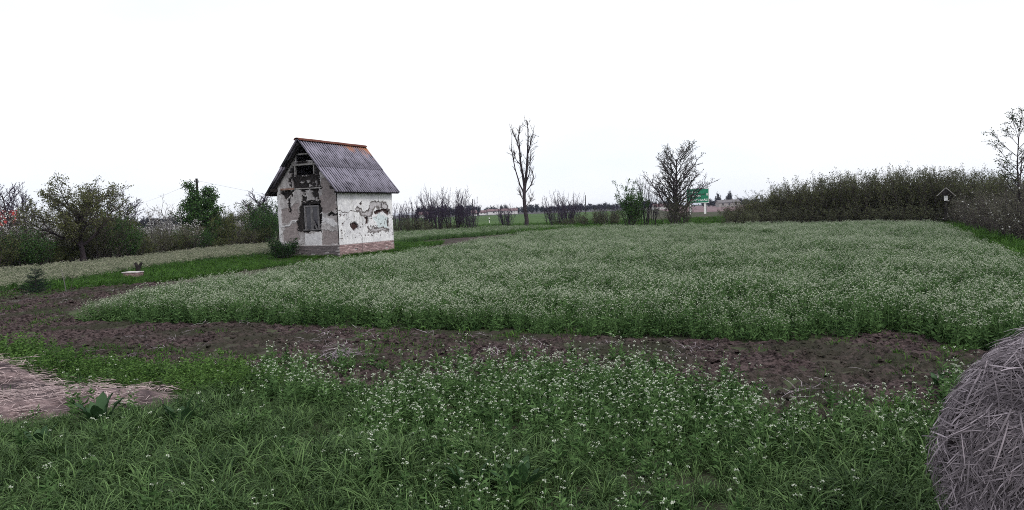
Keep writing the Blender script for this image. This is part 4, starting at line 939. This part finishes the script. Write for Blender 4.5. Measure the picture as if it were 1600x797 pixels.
for px, top, D, lab in POLES:
    h_ = Z(px, top, D); t = empty('utility_pole', (X(px, D, top), D, 0)); tag(t, lab, 'pole')
    b = MB(); b.tube([(0, 0, -0.2), (0, 0, h_)], [0.17, 0.13], 8); b.build('shaft', MAT['wood_dark'], t)
    b = MB(); b.beam((-0.5, 0, h_ - 0.4), (0.5, 0, h_ - 0.4), 0.08, 0.08) ; b.tube([(-0.45, 0, h_ - .4), (-0.45, 0, h_ - .2)], [0.04, 0.03], 5); b.tube([(0.45, 0, h_ - .4), (0.45, 0, h_ - .2)], [0.04, 0.03], 5)
    if D < 100: b.build('crossarm', MAT['wood_dark'], t, rot=(0, 0, 1.45))
    PT[px] = np.array([X(px, D, top), D, h_ - 0.25])
def wire(a, c, sag, label):
    tt = np.linspace(0, 1, 25)[:, None]; p = a * (1 - tt) + c * tt; p[:, 2] -= sag * 4 * (tt * (1 - tt))[:, 0]
    b = MB(); b.tube(p, np.full(25, 0.011), 4); o = b.build('power_line', MAT['metal']); tag(o, label, 'wire')
wire(PT[307], PT[186], 0.8, 'thin sagging wire running left from the pole behind the leafy tree')
wire(PT[307] + (0, 0, 0.02), PT[643.5], 2.0, 'thin sagging wire running right from the pole towards the house')

# --- small gabled post
D = 49.0; sx_ = X(1478, D); zt = Z(1478, 293.5, D); wd = 1155 / D
sh = empty('roofed_post', (sx_, D, 0), -math.atan2(sx_, D)); tag(sh, 'weathered wooden post under a small gabled roof in front of the hedge', 'post')
zl = Z(1478, 305.5, D); sp2 = 0.53
b = MB(); b.box(-0.10, 0.10, -0.09, 0.09, -0.1, zl + 0.25); b.build('post', MAT['wood_dark'], sh)
for sgn in (-1, 1):
    b = MB(); b.beam((0.01 * sgn, 0, zt), (sp2 * sgn, 0, zl - 0.02), 0.5, 0.05, up=(0.6 * sgn, 0, 1)); b.build('roof_board', MAT['wood_old'], sh)
b = MB(); b.add([(-0.36, -0.22, zl + 0.03), (0.36, -0.22, zl + 0.03), (0, -0.22, zt - 0.06), (-0.36, -0.18, zl + 0.03), (0.36, -0.18, zl + 0.03), (0, -0.18, zt - 0.06)], [[0, 3, 4, 1], [1, 4, 5, 2], [2, 5, 3, 0]], [[0, 1, 2], [3, 5, 4]]); b.build('gable_board', MAT['wood_dark'], sh)
b = MB(); b.box(-0.11, 0.11, -0.16, -0.11, zl - 0.34, zl - 0.02); b.build('plaque', MAT['white'], sh)
b = MB(); b.beam((-0.10, 0, zl - 0.35), (-0.38, 0, zl + 0.02), 0.05, 0.05); b.build('brace', MAT['wood_dark'], sh)
b = MB(); b.beam((0.10, 0, zl - 0.35), (0.38, 0, zl + 0.02), 0.05, 0.05); b.build('brace', MAT['wood_dark'], sh)

# --- buildings far off
def gable_house(name, x, y, w, d, hw_, hr, rz, wm, rm, label, windows=True):
    t = empty(name, (x, y, 0), rz); tag(t, label, 'building')
    b = MB(); b.box(-w / 2, w / 2, -d / 2, d / 2, -0.2, hw_); b.add([(-w / 2, -d / 2, hw_), (-w / 2, d / 2, hw_), (-w / 2, 0, hr - .1), (w / 2, -d / 2, hw_), (w / 2, d / 2, hw_), (w / 2, 0, hr - .1)], None, [[0, 2, 1], [3, 4, 5]]); b.build('wall', wm, t)
    b = MB()
    for sgn in (-1, 1): b.beam((0, 0, hr), (0, sgn * (d / 2 + 0.4), hw_ - 0.1), w + 0.8, 0.15, up=(0, 0.5 * sgn, 1))
    rf = b.build('roof', rm, t); b = MB(); b.box(w * 0.2, w * 0.2 + 0.5, -0.25, 0.25, hr - 0.8, hr + 0.7); b.build('chimney', wm, rf)
    if windows:
        for q in (-0.3, 0.0, 0.3):
            b = MB(); b.box(q * w - 0.5, q * w + 0.5, -d / 2 - 0.05, -d / 2 + 0.02, 1.0, 2.3); b.build('window', MAT['glass'], t)
D = 105; gable_house('village_house', X(-22, D), D, 7.0, 8.0, 2.6, Z(10, 329, D), 0.5, MAT['plain'], MAT['tilered'], 'house with bright red tiled roof showing at the left edge')
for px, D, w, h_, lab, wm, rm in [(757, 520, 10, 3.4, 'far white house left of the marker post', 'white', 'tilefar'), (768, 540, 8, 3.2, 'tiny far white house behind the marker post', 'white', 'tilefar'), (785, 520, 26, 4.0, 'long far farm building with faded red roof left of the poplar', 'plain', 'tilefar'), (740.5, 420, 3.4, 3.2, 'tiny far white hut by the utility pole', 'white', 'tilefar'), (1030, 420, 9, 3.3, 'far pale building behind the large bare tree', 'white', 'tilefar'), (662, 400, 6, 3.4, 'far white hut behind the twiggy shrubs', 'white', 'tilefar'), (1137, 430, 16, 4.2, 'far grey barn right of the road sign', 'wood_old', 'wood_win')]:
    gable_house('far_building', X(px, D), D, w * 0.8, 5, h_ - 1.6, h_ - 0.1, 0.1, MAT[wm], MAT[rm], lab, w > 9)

# --- far trees on the horizon
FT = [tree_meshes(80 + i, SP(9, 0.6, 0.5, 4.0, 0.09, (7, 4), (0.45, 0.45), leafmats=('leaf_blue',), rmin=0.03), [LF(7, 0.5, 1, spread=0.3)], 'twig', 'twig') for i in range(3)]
r = np.random.default_rng(9)
def fartree(px, top, D, w):
    t = plant('far_tree', FT[int(r.integers(0, 3))], X(px, D), D, 'dark bluish tree in the far line along the horizon', 'tree', 'trees along the horizon', r.random() * 6, trunk='trunk')
    t.scale = (w, w, Z(px, top, D) / 3.9)
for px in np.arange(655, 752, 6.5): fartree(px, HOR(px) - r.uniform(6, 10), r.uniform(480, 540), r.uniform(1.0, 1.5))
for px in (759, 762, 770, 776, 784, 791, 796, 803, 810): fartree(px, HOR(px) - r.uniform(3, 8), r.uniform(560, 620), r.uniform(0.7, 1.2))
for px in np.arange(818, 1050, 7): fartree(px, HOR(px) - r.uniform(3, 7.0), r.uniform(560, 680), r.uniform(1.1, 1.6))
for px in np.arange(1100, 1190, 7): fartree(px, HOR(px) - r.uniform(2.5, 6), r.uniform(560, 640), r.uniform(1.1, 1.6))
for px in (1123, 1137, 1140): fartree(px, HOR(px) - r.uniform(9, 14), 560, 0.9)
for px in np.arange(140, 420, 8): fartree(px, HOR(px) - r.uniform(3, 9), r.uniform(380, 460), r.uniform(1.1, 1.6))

# ------------------------------------------------------------------ straw bale
BC = np.array([2.50, 3.08]); BR_ = 0.685; ax = unit(np.array([0.637, 0.770, 0])); tx = np.array([ax[1], -ax[0], 0]); BLEN = 1.15
bale = empty('straw_bale', (BC[0], BC[1], 0)); tag(bale, 'big round bale of loose straw at the right edge of the foreground', 'bale')
cen = np.array([0, 0, BR_]); rb = 0.13
def bale_pt(s_, a):                                    # s_ along the profile: 0 centre of the end .. ; returns point, normal, tangent round
    rad = np.cos(a)[:, None] * tx + np.sin(a)[:, None] * np.array([0, 0, 1.0])
    tang = -np.sin(a)[:, None] * tx + np.cos(a)[:, None] * np.array([0, 0, 1.0])
    flat = BR_ - rb; arc = rb * math.pi / 2
    k1 = s_ < flat; k2 = (s_ >= flat) & (s_ < flat + arc); ph = np.clip((s_ - flat) / rb, 0, math.pi / 2)
    r_ = np.where(k1, s_, flat + rb * np.sin(ph)); y_ = np.where(k1, 0, rb * (1 - np.cos(ph))) + np.where(s_ > flat + arc, s_ - flat - arc, 0)
    lump = (fbm(a * 2.2 + 9, s_ * 5 + 3, 1.0, 4, 5) - 0.5) * 0.09
    nr = np.where(k1, 0, np.sin(ph))[:, None] * rad - np.where(k1, 1, np.cos(ph))[:, None] * ax
    p = cen + r_[:, None] * rad + y_[:, None] * ax + nr * lump[:, None]
    return p, nr, tang, unit_rows(np.cross(tang, nr))
def unit_rows(v): return v / (np.linalg.norm(v, axis=1, keepdims=True) + 1e-9)
smax = BR_ - rb + rb * math.pi / 2 + BLEN - rb
ns, na = 60, 96; ss = np.linspace(0.001, smax, ns); aa = np.linspace(0, 2 * np.pi, na, endpoint=False)
gs, ga = np.meshgrid(ss, aa, indexing='ij'); p, nr, tg_, _ = bale_pt(gs.ravel(), np.where(ga > np.pi, ga - 2 * np.pi, ga).ravel())
gl = np.abs(((ga.ravel() + np.pi) % (2 * np.pi)) - np.pi); idx = np.arange(ns * na).reshape(ns, na); jn = np.roll(idx, -1, 1)
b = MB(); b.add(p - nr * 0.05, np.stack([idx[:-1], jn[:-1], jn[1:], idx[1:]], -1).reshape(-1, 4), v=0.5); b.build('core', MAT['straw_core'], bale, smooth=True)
def straw_at(n, r, Lr):
    a = r.uniform(-0.6, 3.9, n); a = np.where(a > np.pi, a - 2 * np.pi, a)
    s_ = np.where(r.random(n) < 0.62, (BR_ - rb) * np.sqrt(r.random(n)), r.uniform(BR_ - rb, BR_ - rb + rb * 1.57 + 0.75, n))
    p, nr, tg_, sd_ = bale_pt(s_, a); mixa = r.normal(0.25, 0.75, n)
    d = tg_ * np.cos(mixa)[:, None] + sd_ * np.sin(mixa)[:, None] + nr * r.normal(0.10, 0.16, n)[:, None]
    return p + nr * (r.uniform(-0.05, 0.02, n))[:, None], unit_rows(d), nr, tg_, r.uniform(*Lr, n)
def straw_blade(b, p, d, nr, L, w, r, v):
    bend = r.normal(0, 0.10, 3); t = np.linspace(-0.5, 0.5, 4)[:, None]
    P = p + d * L * t + (bend - nr * 0.22) * L * (t * t) * 1.2
    side = np.cross(d, nr) + nr * r.normal(0, 0.5)
    b.strip(P, np.array([0.7, 1, 1, 0.6]) * w, side, v=v)
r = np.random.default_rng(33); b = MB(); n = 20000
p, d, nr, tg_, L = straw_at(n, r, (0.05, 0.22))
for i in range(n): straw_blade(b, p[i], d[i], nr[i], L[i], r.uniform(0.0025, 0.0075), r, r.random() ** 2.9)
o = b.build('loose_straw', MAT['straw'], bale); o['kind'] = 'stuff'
SM = []
for k in range(8):
    b = MB(); rr_ = np.random.default_rng(k + 300); t = np.linspace(0, 1, 5)
    P = np.column_stack([(t - 0.5) * 0.24, np.sin(t * 3 + k) * 0.005, -0.10 * (t - 0.5) ** 2 + rr_.normal(0, 0.0008, 5)]); b.tube(P, np.array([0.8, 1, 1, 0.9, 0.7]) * 0.0036, 4, v=0.3 + 0.65 * rr_.random()); SM.append(b.mesh('straw', MAT['straw']))
p, d, nr, tg_, L = straw_at(300, r, (0.14, 0.30))
for i in range(300):
    y_ = np.cross(nr[i], d[i]); y_ /= np.linalg.norm(y_); z_ = np.cross(d[i], y_)
    M = Matrix(((d[i][0], y_[0], z_[0]), (d[i][1], y_[1], z_[1]), (d[i][2], y_[2], z_[2])))
    link('straw', SM[i % 8], bale, tuple(p[i] + nr[i] * 0.012), M.to_euler(), (L[i] / 0.24,) * 3)

# ------------------------------------------------------------------ fields (stuff)
def GZ(pts, z): return [G(px, py, z) for px, py in pts]
FIELD = [G(*p) for p in FIELD_NEAR] + [G(1800, 470, 0.5)] + GZ([(1640, 418), (1590, 396), (1540, 374), (1500, 358), (1468, 346), (1440, 343.5), (1300, 345.5), (1150, 348), (1000, 351), (900, 355), (830, 361), (760, 370), (690, 381), (620, 393), (560, 401), (480, 412), (400, 420), (300, 434), (220, 451), (170, 462), (135, 469)], 0.45)
pts = fill(FIELD, 15, lambda x, y: np.clip(1.25 - y / 75, 0.45, 1))
edf = edge_dist(FIELD, pts[:, 0], pts[:, 1])
sc_ = (0.66 + 0.62 * fbm(pts[:, 0], pts[:, 1], 0.5, 3, 70)) * rng.uniform(0.82, 1.15, len(pts)) * (0.80 + 0.20 * np.clip(edf / 0.8, 0, 1))
scatter('crop_field', SRC['crop'], pts, 0.0, sc_, 'broad field of knee high green crop in white flower', 'crop', 0.14, var=np.clip(np.round((fbm(pts[:, 0], pts[:, 1], 0.45, 4, 72) - 0.5) * 6 + rng.normal(3.1, 1.3, len(pts))), 0, 5))
print('crop', len(pts))
# low green fringe at the near edge of the field
fr = fill([(x, y) for x, y in FIELD if y < 24] + [], 14, None); e2 = edge_dist(FIELD, fr[:, 0], fr[:, 1]); fr = fr[e2 < 0.7]
scatter('field_fringe', SRC['seedling'], fr, 0.0, rng.uniform(0.7, 1.5, len(fr)), 'low leafy fringe along the near edge of the crop', 'plants', 0.15)
# pale strips: behind the house to the right, and left in front of the hedge
PALE_R = GZ([(612, 383), (690, 374), (760, 369), (830, 364), (880, 360)], 0) + GZ([(905, 353), (860, 351.5), (760, 353), (680, 356), (600, 361)], 0.4)
pts = fill(PALE_R, 9, None)
scatter('crop_strip', SRC['crop'], pts, 0.0, rng.uniform(0.7, 0.95, len(pts)), 'narrow pale crop strip beyond the bare soil right of the house', 'crop')
PALE_L = GZ([(-120, 452), (0, 447), (120, 433), (220, 416), (330, 402), (432, 393), (436, 380), (330, 388), (210, 403), (100, 414), (0, 422), (-120, 432)], 0.25)
pts = fill(PALE_L, 13, None)
scatter('pale_meadow', SRC['pale'], pts, 0.0, rng.uniform(0.75, 1.05, len(pts)), 'pale seeding meadow strip in front of the left hedge', 'meadow', 0.15)
# lush grass band round the house and the right field edge
BAND = GZ([(-120, 462), (0, 452), (150, 446), (230, 440), (330, 428), (430, 414), (520, 408), (600, 400), (650, 392), (640, 382), (615, 378), (600, 392), (520, 401), (430, 397), (330, 405), (220, 419), (120, 436), (0, 447), (-120, 452)], 0.1)
pts = fill(BAND, 22, None)
hd = np.hypot(pts[:, 0] - A[0], pts[:, 1] - A[1])
scatter('lush_grass', SRC['grass_lush'], pts, 0.0, rng.uniform(0.6, 1.3, len(pts)) * np.clip(hd / 7, 0.45, 1), 'bright lush grass band between the fields and before the house', 'grass', 0.15)
RBAND = GZ([(1462, 346), (1500, 362), (1540, 378), (1590, 400), (1640, 422), (1800, 480), (1800, 440), (1650, 402), (1600, 384), (1560, 368), (1520, 353), (1480, 341)], 0.1)
pts = fill(RBAND, 16, None)
scatter('edge_grass', SRC['grass_lush'], pts, 0.0, rng.uniform(0.9, 1.9, len(pts)), 'bright grass verge along the right edge of the field', 'grass', 0.2)
MIDG = [(X(560, 64), 64), (X(1170, 60), 60), (X(1170, 100), 100), (X(560, 100), 100)]
pts = fill(MIDG, 2.2, lambda x, y: (fbm(x, y, 0.15, 3, 5) > 0.35) * 1.0)
scatter('verge_grass', SRC['grass_lush'], pts, 0.0, rng.uniform(1.4, 2.6, len(pts)), 'green rough grass beyond the field under the bare shrubs', 'grass', 0.2)
BACKP = GZ([(608, 392), (655, 390), (690, 383), (690, 379), (650, 381), (608, 386)], 0)
pts = fill(BACKP, 14, None)
scatter('strip_grass', SRC['grass_lush'], pts, 0.0, rng.uniform(0.8, 1.3, len(pts)), 'dark grass beside the right end of the house', 'grass', 0.2)

tt = rng.random(420); sd2 = rng.random(420) < 0.55
fx = np.where(sd2, A[0] + ey[0] * tt * 5 + ex[0] * 0.2, A[0] - ex[0] * tt * 3.7 - ey[0] * 0.22); fy = np.where(sd2, A[1] + ey[1] * tt * 5 + ex[1] * 0.2, A[1] - ex[1] * tt * 3.7 - ey[1] * 0.22)
fp = np.column_stack([fx + rng.normal(0, 0.12, 420), fy - np.abs(rng.normal(0, 0.15, 420))])
scatter('house_grass', SRC['grass_lush'], fp, 0.0, rng.uniform(0.35, 0.9, 420), 'tall grass growing along the foot of the house', 'grass', 0.2)
# ------------------------------------------------------------------ foreground (stuff)
FG = [(-9.5, 3.4), (7.5, 3.4)] + [G(*p) for p in NEAR[::-1]] + [G(-150, 585)]
STRAW_P = [G(*p) for p in [(-120, 590), (0, 582), (40, 586), (70, 604), (130, 611), (200, 617), (275, 623), (250, 636), (150, 643), (60, 650), (0, 660), (-120, 668)]]
WEED_P = [G(*p) for p in [(-150, 588), (-20, 584), (70, 572), (200, 580), (420, 590), (440, 612), (300, 622), (240, 612), (120, 600), (60, 588), (0, 580), (-150, 600)]]
WEED2 = [G(*p) for p in [(-150, 572), (60, 572), (75, 560), (-150, 560)]]
def fgrass(x, y):
    k = np.ones(len(x)); k[inside(STRAW_P, x, y)] = np.where(fbm(x, y, 1.3, 3, 95) + np.clip(0.35 - edge_dist(STRAW_P, x, y), 0, 1) * 0.5 > 0.55, 0.35, 0.01)[inside(STRAW_P, x, y)]; k[inside(WEED_P, x, y)] = 0.2
    return k
pts = fill(FG, 95, fgrass); e2 = edge_dist([G(*p) for p in NEAR], pts[:, 0], pts[:, 1])
PXF = 800 + pts[:, 0] / pts[:, 1] * FPX
hgt = (0.35 + 1.1 * fbm(pts[:, 0], pts[:, 1], 0.9, 3, 15)) * rng.uniform(0.7, 1.15, len(pts))
dS = edge_dist(STRAW_P, pts[:, 0], pts[:, 1]); hgt *= np.where(PXF < 330, np.clip(0.40 + dS / 1.0, 0.4, 1), 1)
hgt *= np.where((PXF > 620) & (pts[:, 1] > 6.2), 0.72, 1.0)
kk = rng.random(len(pts)) < np.where((PXF > 560) & (pts[:, 1] > 6.6), 0.55, 1.0)
scatter('meadow_grass', SRC['grass'], pts[kk], 0.0, hgt[kk], 'long dark green grass filling the foreground', 'grass', 0.2); print('grass', kk.sum())
SUNK = lambda x, y: fbm(x, y, 0.8, 3, 25)
def fkeep(x, y):
    px = 800 + x / y * FPX
    k = np.where(px > 560, 1.0, np.where(px > 380, 0.8, 0.05)); k = k * np.clip((y - 4.6) / 2.0, 0.12, 1) * np.clip(0.35 + 2.2 * (SUNK(x, y) - 0.3), 0.2, 1)
    k = np.where((px < 560) & (y < 7.6), 0.02, k); k[inside(STRAW_P, x, y)] = 0
    return np.clip(k, 0, 1)
pts = fill(FG, 60, fkeep)
FR2 = [G(px, py - 38) for px, py in NEAR[3:-1]] + [G(*p) for p in NEAR[3:-1]][::-1]
p2 = fill(FR2, 22, lambda x, y: np.clip(0.25 + 1.4 * (fbm(x, y, 0.9, 2, 27) - 0.3), 0, 1)); pts = np.vstack([pts, p2])
scatter('wildflowers', SRC['flower'], pts, 0.0, rng.uniform(0.72, 1.15, len(pts)), 'thin stemmed weeds with small white flower heads in the foreground', 'flowers', 0.1); print('flowers', len(pts))
pts = fill(FG, 20, lambda x, y: (fkeep(x, y) * 0.8 + 0.1) * ~inside(STRAW_P, x, y))
scatter('broad_weeds', SRC['seedling'], pts, 0.0, rng.uniform(0.7, 1.3, len(pts)), 'low broad leafed weeds among the foreground flowers', 'plants', 0.2)
pts = np.vstack([fill(WEED_P, 16, None), fill(WEED2, 14, None)])
scatter('chickweed', SRC['weed'], pts, 0.0, rng.uniform(0.7, 1.2, len(pts)) * (0.45 + 1.3 * fbm(pts[:, 0], pts[:, 1], 1.2, 3, 97)), 'bright green bushy weed mounds behind the straw at the left', 'plants', 0.15)
# scattered growth and litter on the tilled soil
pts = fill(soil_poly, 26, lambda x, y: (fbm(x, y, 0.6, 3, 35) > 0.54) * 0.8 + 0.03)
scatter('soil_sprouts', SRC['grass_low'], pts, soilz(pts[:, 0], pts[:, 1]) - 0.01, rng.uniform(0.6, 1.6, len(pts)), 'sparse green sprouts on the tilled soil', 'plants', 0.2)
pts = fill(soil_poly, 190, lambda x, y: np.clip(0.25 + 2.5 * (fbm(x, y, 1.1, 3, 66) - 0.35), 0.15, 1))
scatter('soil_clods', SRC['clod'], pts, soilz(pts[:, 0], pts[:, 1]), np.clip(rng.lognormal(-0.6, 0.6, len(pts)), 0.2, 2.6), 'crumbly brown clods on the tilled soil', 'clods', 0.3)
pts = fill(soil_poly, 7, lambda x, y: np.clip((fbm(x, y, 0.7, 3, 45) - 0.45) * 5, 0.04, 1))
scatter('straw_litter', SRC['litter'], pts, soilz(pts[:, 0], pts[:, 1]) + 0.02, rng.uniform(0.6, 1.5, len(pts)), 'pale bits of straw littering the tilled soil', 'straw', 0.2)
# clump of straw lying on the soil
q = G(535, 562); r = np.random.default_rng(77); b = MB()
for i in range(90):
    a = r.normal(0.3, 0.9); d = np.array([math.cos(a), math.sin(a), r.normal(0.05, 0.25)]); pp = np.array([r.normal(0, 0.16), r.normal(0, 0.10), 0.04 + abs(r.normal(0, 0.03))]); l = r.uniform(0.15, 0.4)
    b.strip([pp - d * l / 2, pp + (0, 0, 0.02), pp + d * l / 2], [0.004, 0.006, 0.003], np.cross(d, (0, 0, 1)) + r.normal(0, 0.3, 3), v=r.uniform(0.35, 1))
o = b.build('straw_wisp', MAT['straw'], loc=(q[0], q[1], 0.02)); tag(o, 'pale wisp of straw lying on the bare soil', 'straw')

# straw heap at the left: mound + straw
sx0, sy0 = np.min(STRAW_P, 0); sx1, sy1 = np.max(STRAW_P, 0)
xs = np.arange(sx0 - .2, sx1 + .2, 0.08); ys = np.arange(sy0 - .2, sy1 + .2, 0.08); gx, gy = np.meshgrid(xs, ys)
ed = edge_dist(STRAW_P, gx, gy); sdv = np.where(inside(STRAW_P, gx, gy), ed, -ed)
def mound(x, y): 
    px = 800 + x / y * FPX
    return 0.10 + 0.26 * np.clip((-5.6 - x) / 2.0, 0, 1) * np.clip((y - 8.3) / 1.2, 0, 1) + (fbm(x, y, 2.0, 3, 55) - 0.5) * 0.22
zz = mound(gx, gy) * np.clip(sdv / 0.35 + 0.3, -0.5, 1)
ny, nx = gx.shape; idx = np.arange(nx * ny).reshape(ny, nx); Q = np.stack([idx[:-1, :-1], idx[:-1, 1:], idx[1:, 1:], idx[1:, :-1]], -1).reshape(-1, 4)[(sdv > -0.25)[:-1, :-1].ravel()]
u, inv = np.unique(Q, return_inverse=True); heap = empty('straw_heap', (0, 0, 0)); tag(heap, 'flattened heap of pinkish straw lying in the left foreground', 'straw')
MAT['heap'] = noisemat('trodden_straw', (0.055, 0.04, 0.045), (0.30, 0.22, 0.22), 7, 0.95, 0.9, c3=(0.055, 0.042, 0.046), scale3=1.6, bscale=60)
b = MB(); b.add(np.column_stack([gx.ravel(), gy.ravel(), zz.ravel()])[u], inv.reshape(-1, 4), v=0.5); b.build('mound', MAT['heap'], heap, smooth=True)
pts = fill(STRAW_P, 150, None); ed = edge_dist(STRAW_P, pts[:, 0], pts[:, 1]); r = np.random.default_rng(88); b = MB()
zz = mound(pts[:, 0], pts[:, 1]) * np.clip(ed / 0.35 + 0.3, 0, 1); PV = fbm(pts[:, 0], pts[:, 1], 1.6, 3, 99); pts = pts + r.normal(0, 0.17, pts.shape)
for i in range(len(pts)):
    for k in range(4):
        a = r.normal(0.1, 0.7); d = np.array([math.cos(a), math.sin(a), r.normal(0.02, 0.10)]); l = r.uniform(0.06, 0.30); pp = np.array([pts[i, 0] + r.normal(0, .04), pts[i, 1] + r.normal(0, .04), zz[i] + r.uniform(0.0, 0.025)])
        b.strip([pp - d * l / 2, pp + (0, 0, 0.008), pp + d * l / 2], [0.005, 0.008, 0.004], np.cross(d, (0, 0, 1)) + r.normal(0, 0.3, 3), v=np.clip(r.random() ** 1.3 * (0.45 + 1.3 * float(PV[i])), 0, 1))
o = b.build('loose_straw', MAT['straw_pink'], heap); o['kind'] = 'stuff'

# dock plants with single big leaves
def dockleaf(seed):
    r = np.random.default_rng(seed); b = MB(); n = 9; t = np.linspace(0, 1, n); L = 0.30
    w = np.where(t < 0.28, 0.010, 0.10 * np.sin(np.clip((t - 0.25) / 0.75, 0, 1) ** 0.75 * np.pi) + 0.004); w[-1] = 0.003
    z = L * np.sin(t * 1.0) ; y = 0.10 * L + L * 0.9 * (1 - np.cos(t * 1.15)) * 0.8
    wav = np.sin(t * 17 + r.random() * 6) * 0.010 * (t > 0.25)
    V = []
    for i in range(n): V += [[-w[i] / 2, y[i] + wav[i], z[i] + w[i] * 0.10], [0, y[i] + 0.012, z[i]], [w[i] / 2, y[i] - wav[i], z[i] + w[i] * 0.10]]
    Q = []
    for i in range(n - 1): Q += [[3 * i, 3 * i + 1, 3 * i + 4, 3 * i + 3], [3 * i + 1, 3 * i + 2, 3 * i + 5, 3 * i + 4]]
    b.add(V, Q, v=r.random()); return b.mesh('leaf', MAT['dock'], True)
DL = [dockleaf(i) for i in range(4)]
def dock(px, py, n, s, label, seed):
    q = G(px, py); t = empty('dock_plant', (q[0], q[1], 0)); tag(t, label, 'plant', None); r = np.random.default_rng(seed)
    for k in range(n):
        a = k / n * 6.283 + r.normal(0, 0.3); ss = s * r.uniform(0.75, 1.15)
        link('leaf', DL[k % 4], t, (math.cos(a + 1.57) * 0.03, math.sin(a + 1.57) * 0.03, 0.0), (r.normal(-0.02, 0.16), r.normal(0, 0.12), a), (ss, ss, ss))
    return t
dock(158, 668, 9, 1.1, 'dark dock plant with upright broad leaves in front of the straw', 1)
dock(285, 672, 7, 1.0, 'dock plant in the grass at the right end of the straw', 2)
dock(812, 775, 11, 0.95, 'big dark dock plant at the bottom centre among the flowers', 3)
dock(735, 772, 7, 0.85, 'smaller dock plant left of the big one at bottom centre', 6)
dock(60, 705, 6, 0.8, 'dock plant in the grass at the left edge below the straw', 4)
dock(1468, 605, 9, 0.5, 'green leafy dock plant on the soil beside the straw bale', 7)

# ------------------------------------------------------------------ thin haze
mt, n, o_ = newmat('haze'); pv = n.nodes.new('ShaderNodeVolumePrincipled'); pv.inputs['Color'].default_value = (0.72, 0.76, 0.95, 1)
pv.inputs['Density'].default_value = 0.00012; pv.inputs['Anisotropy'].default_value = 0.2; n.links.new(pv.outputs[0], o_.inputs['Volume'])
b = MB(); b.box(-6200, 6200, -600, 9200, -1.2, 14.5); o = b.build('haze', mt); tag(o, kind='stuff')
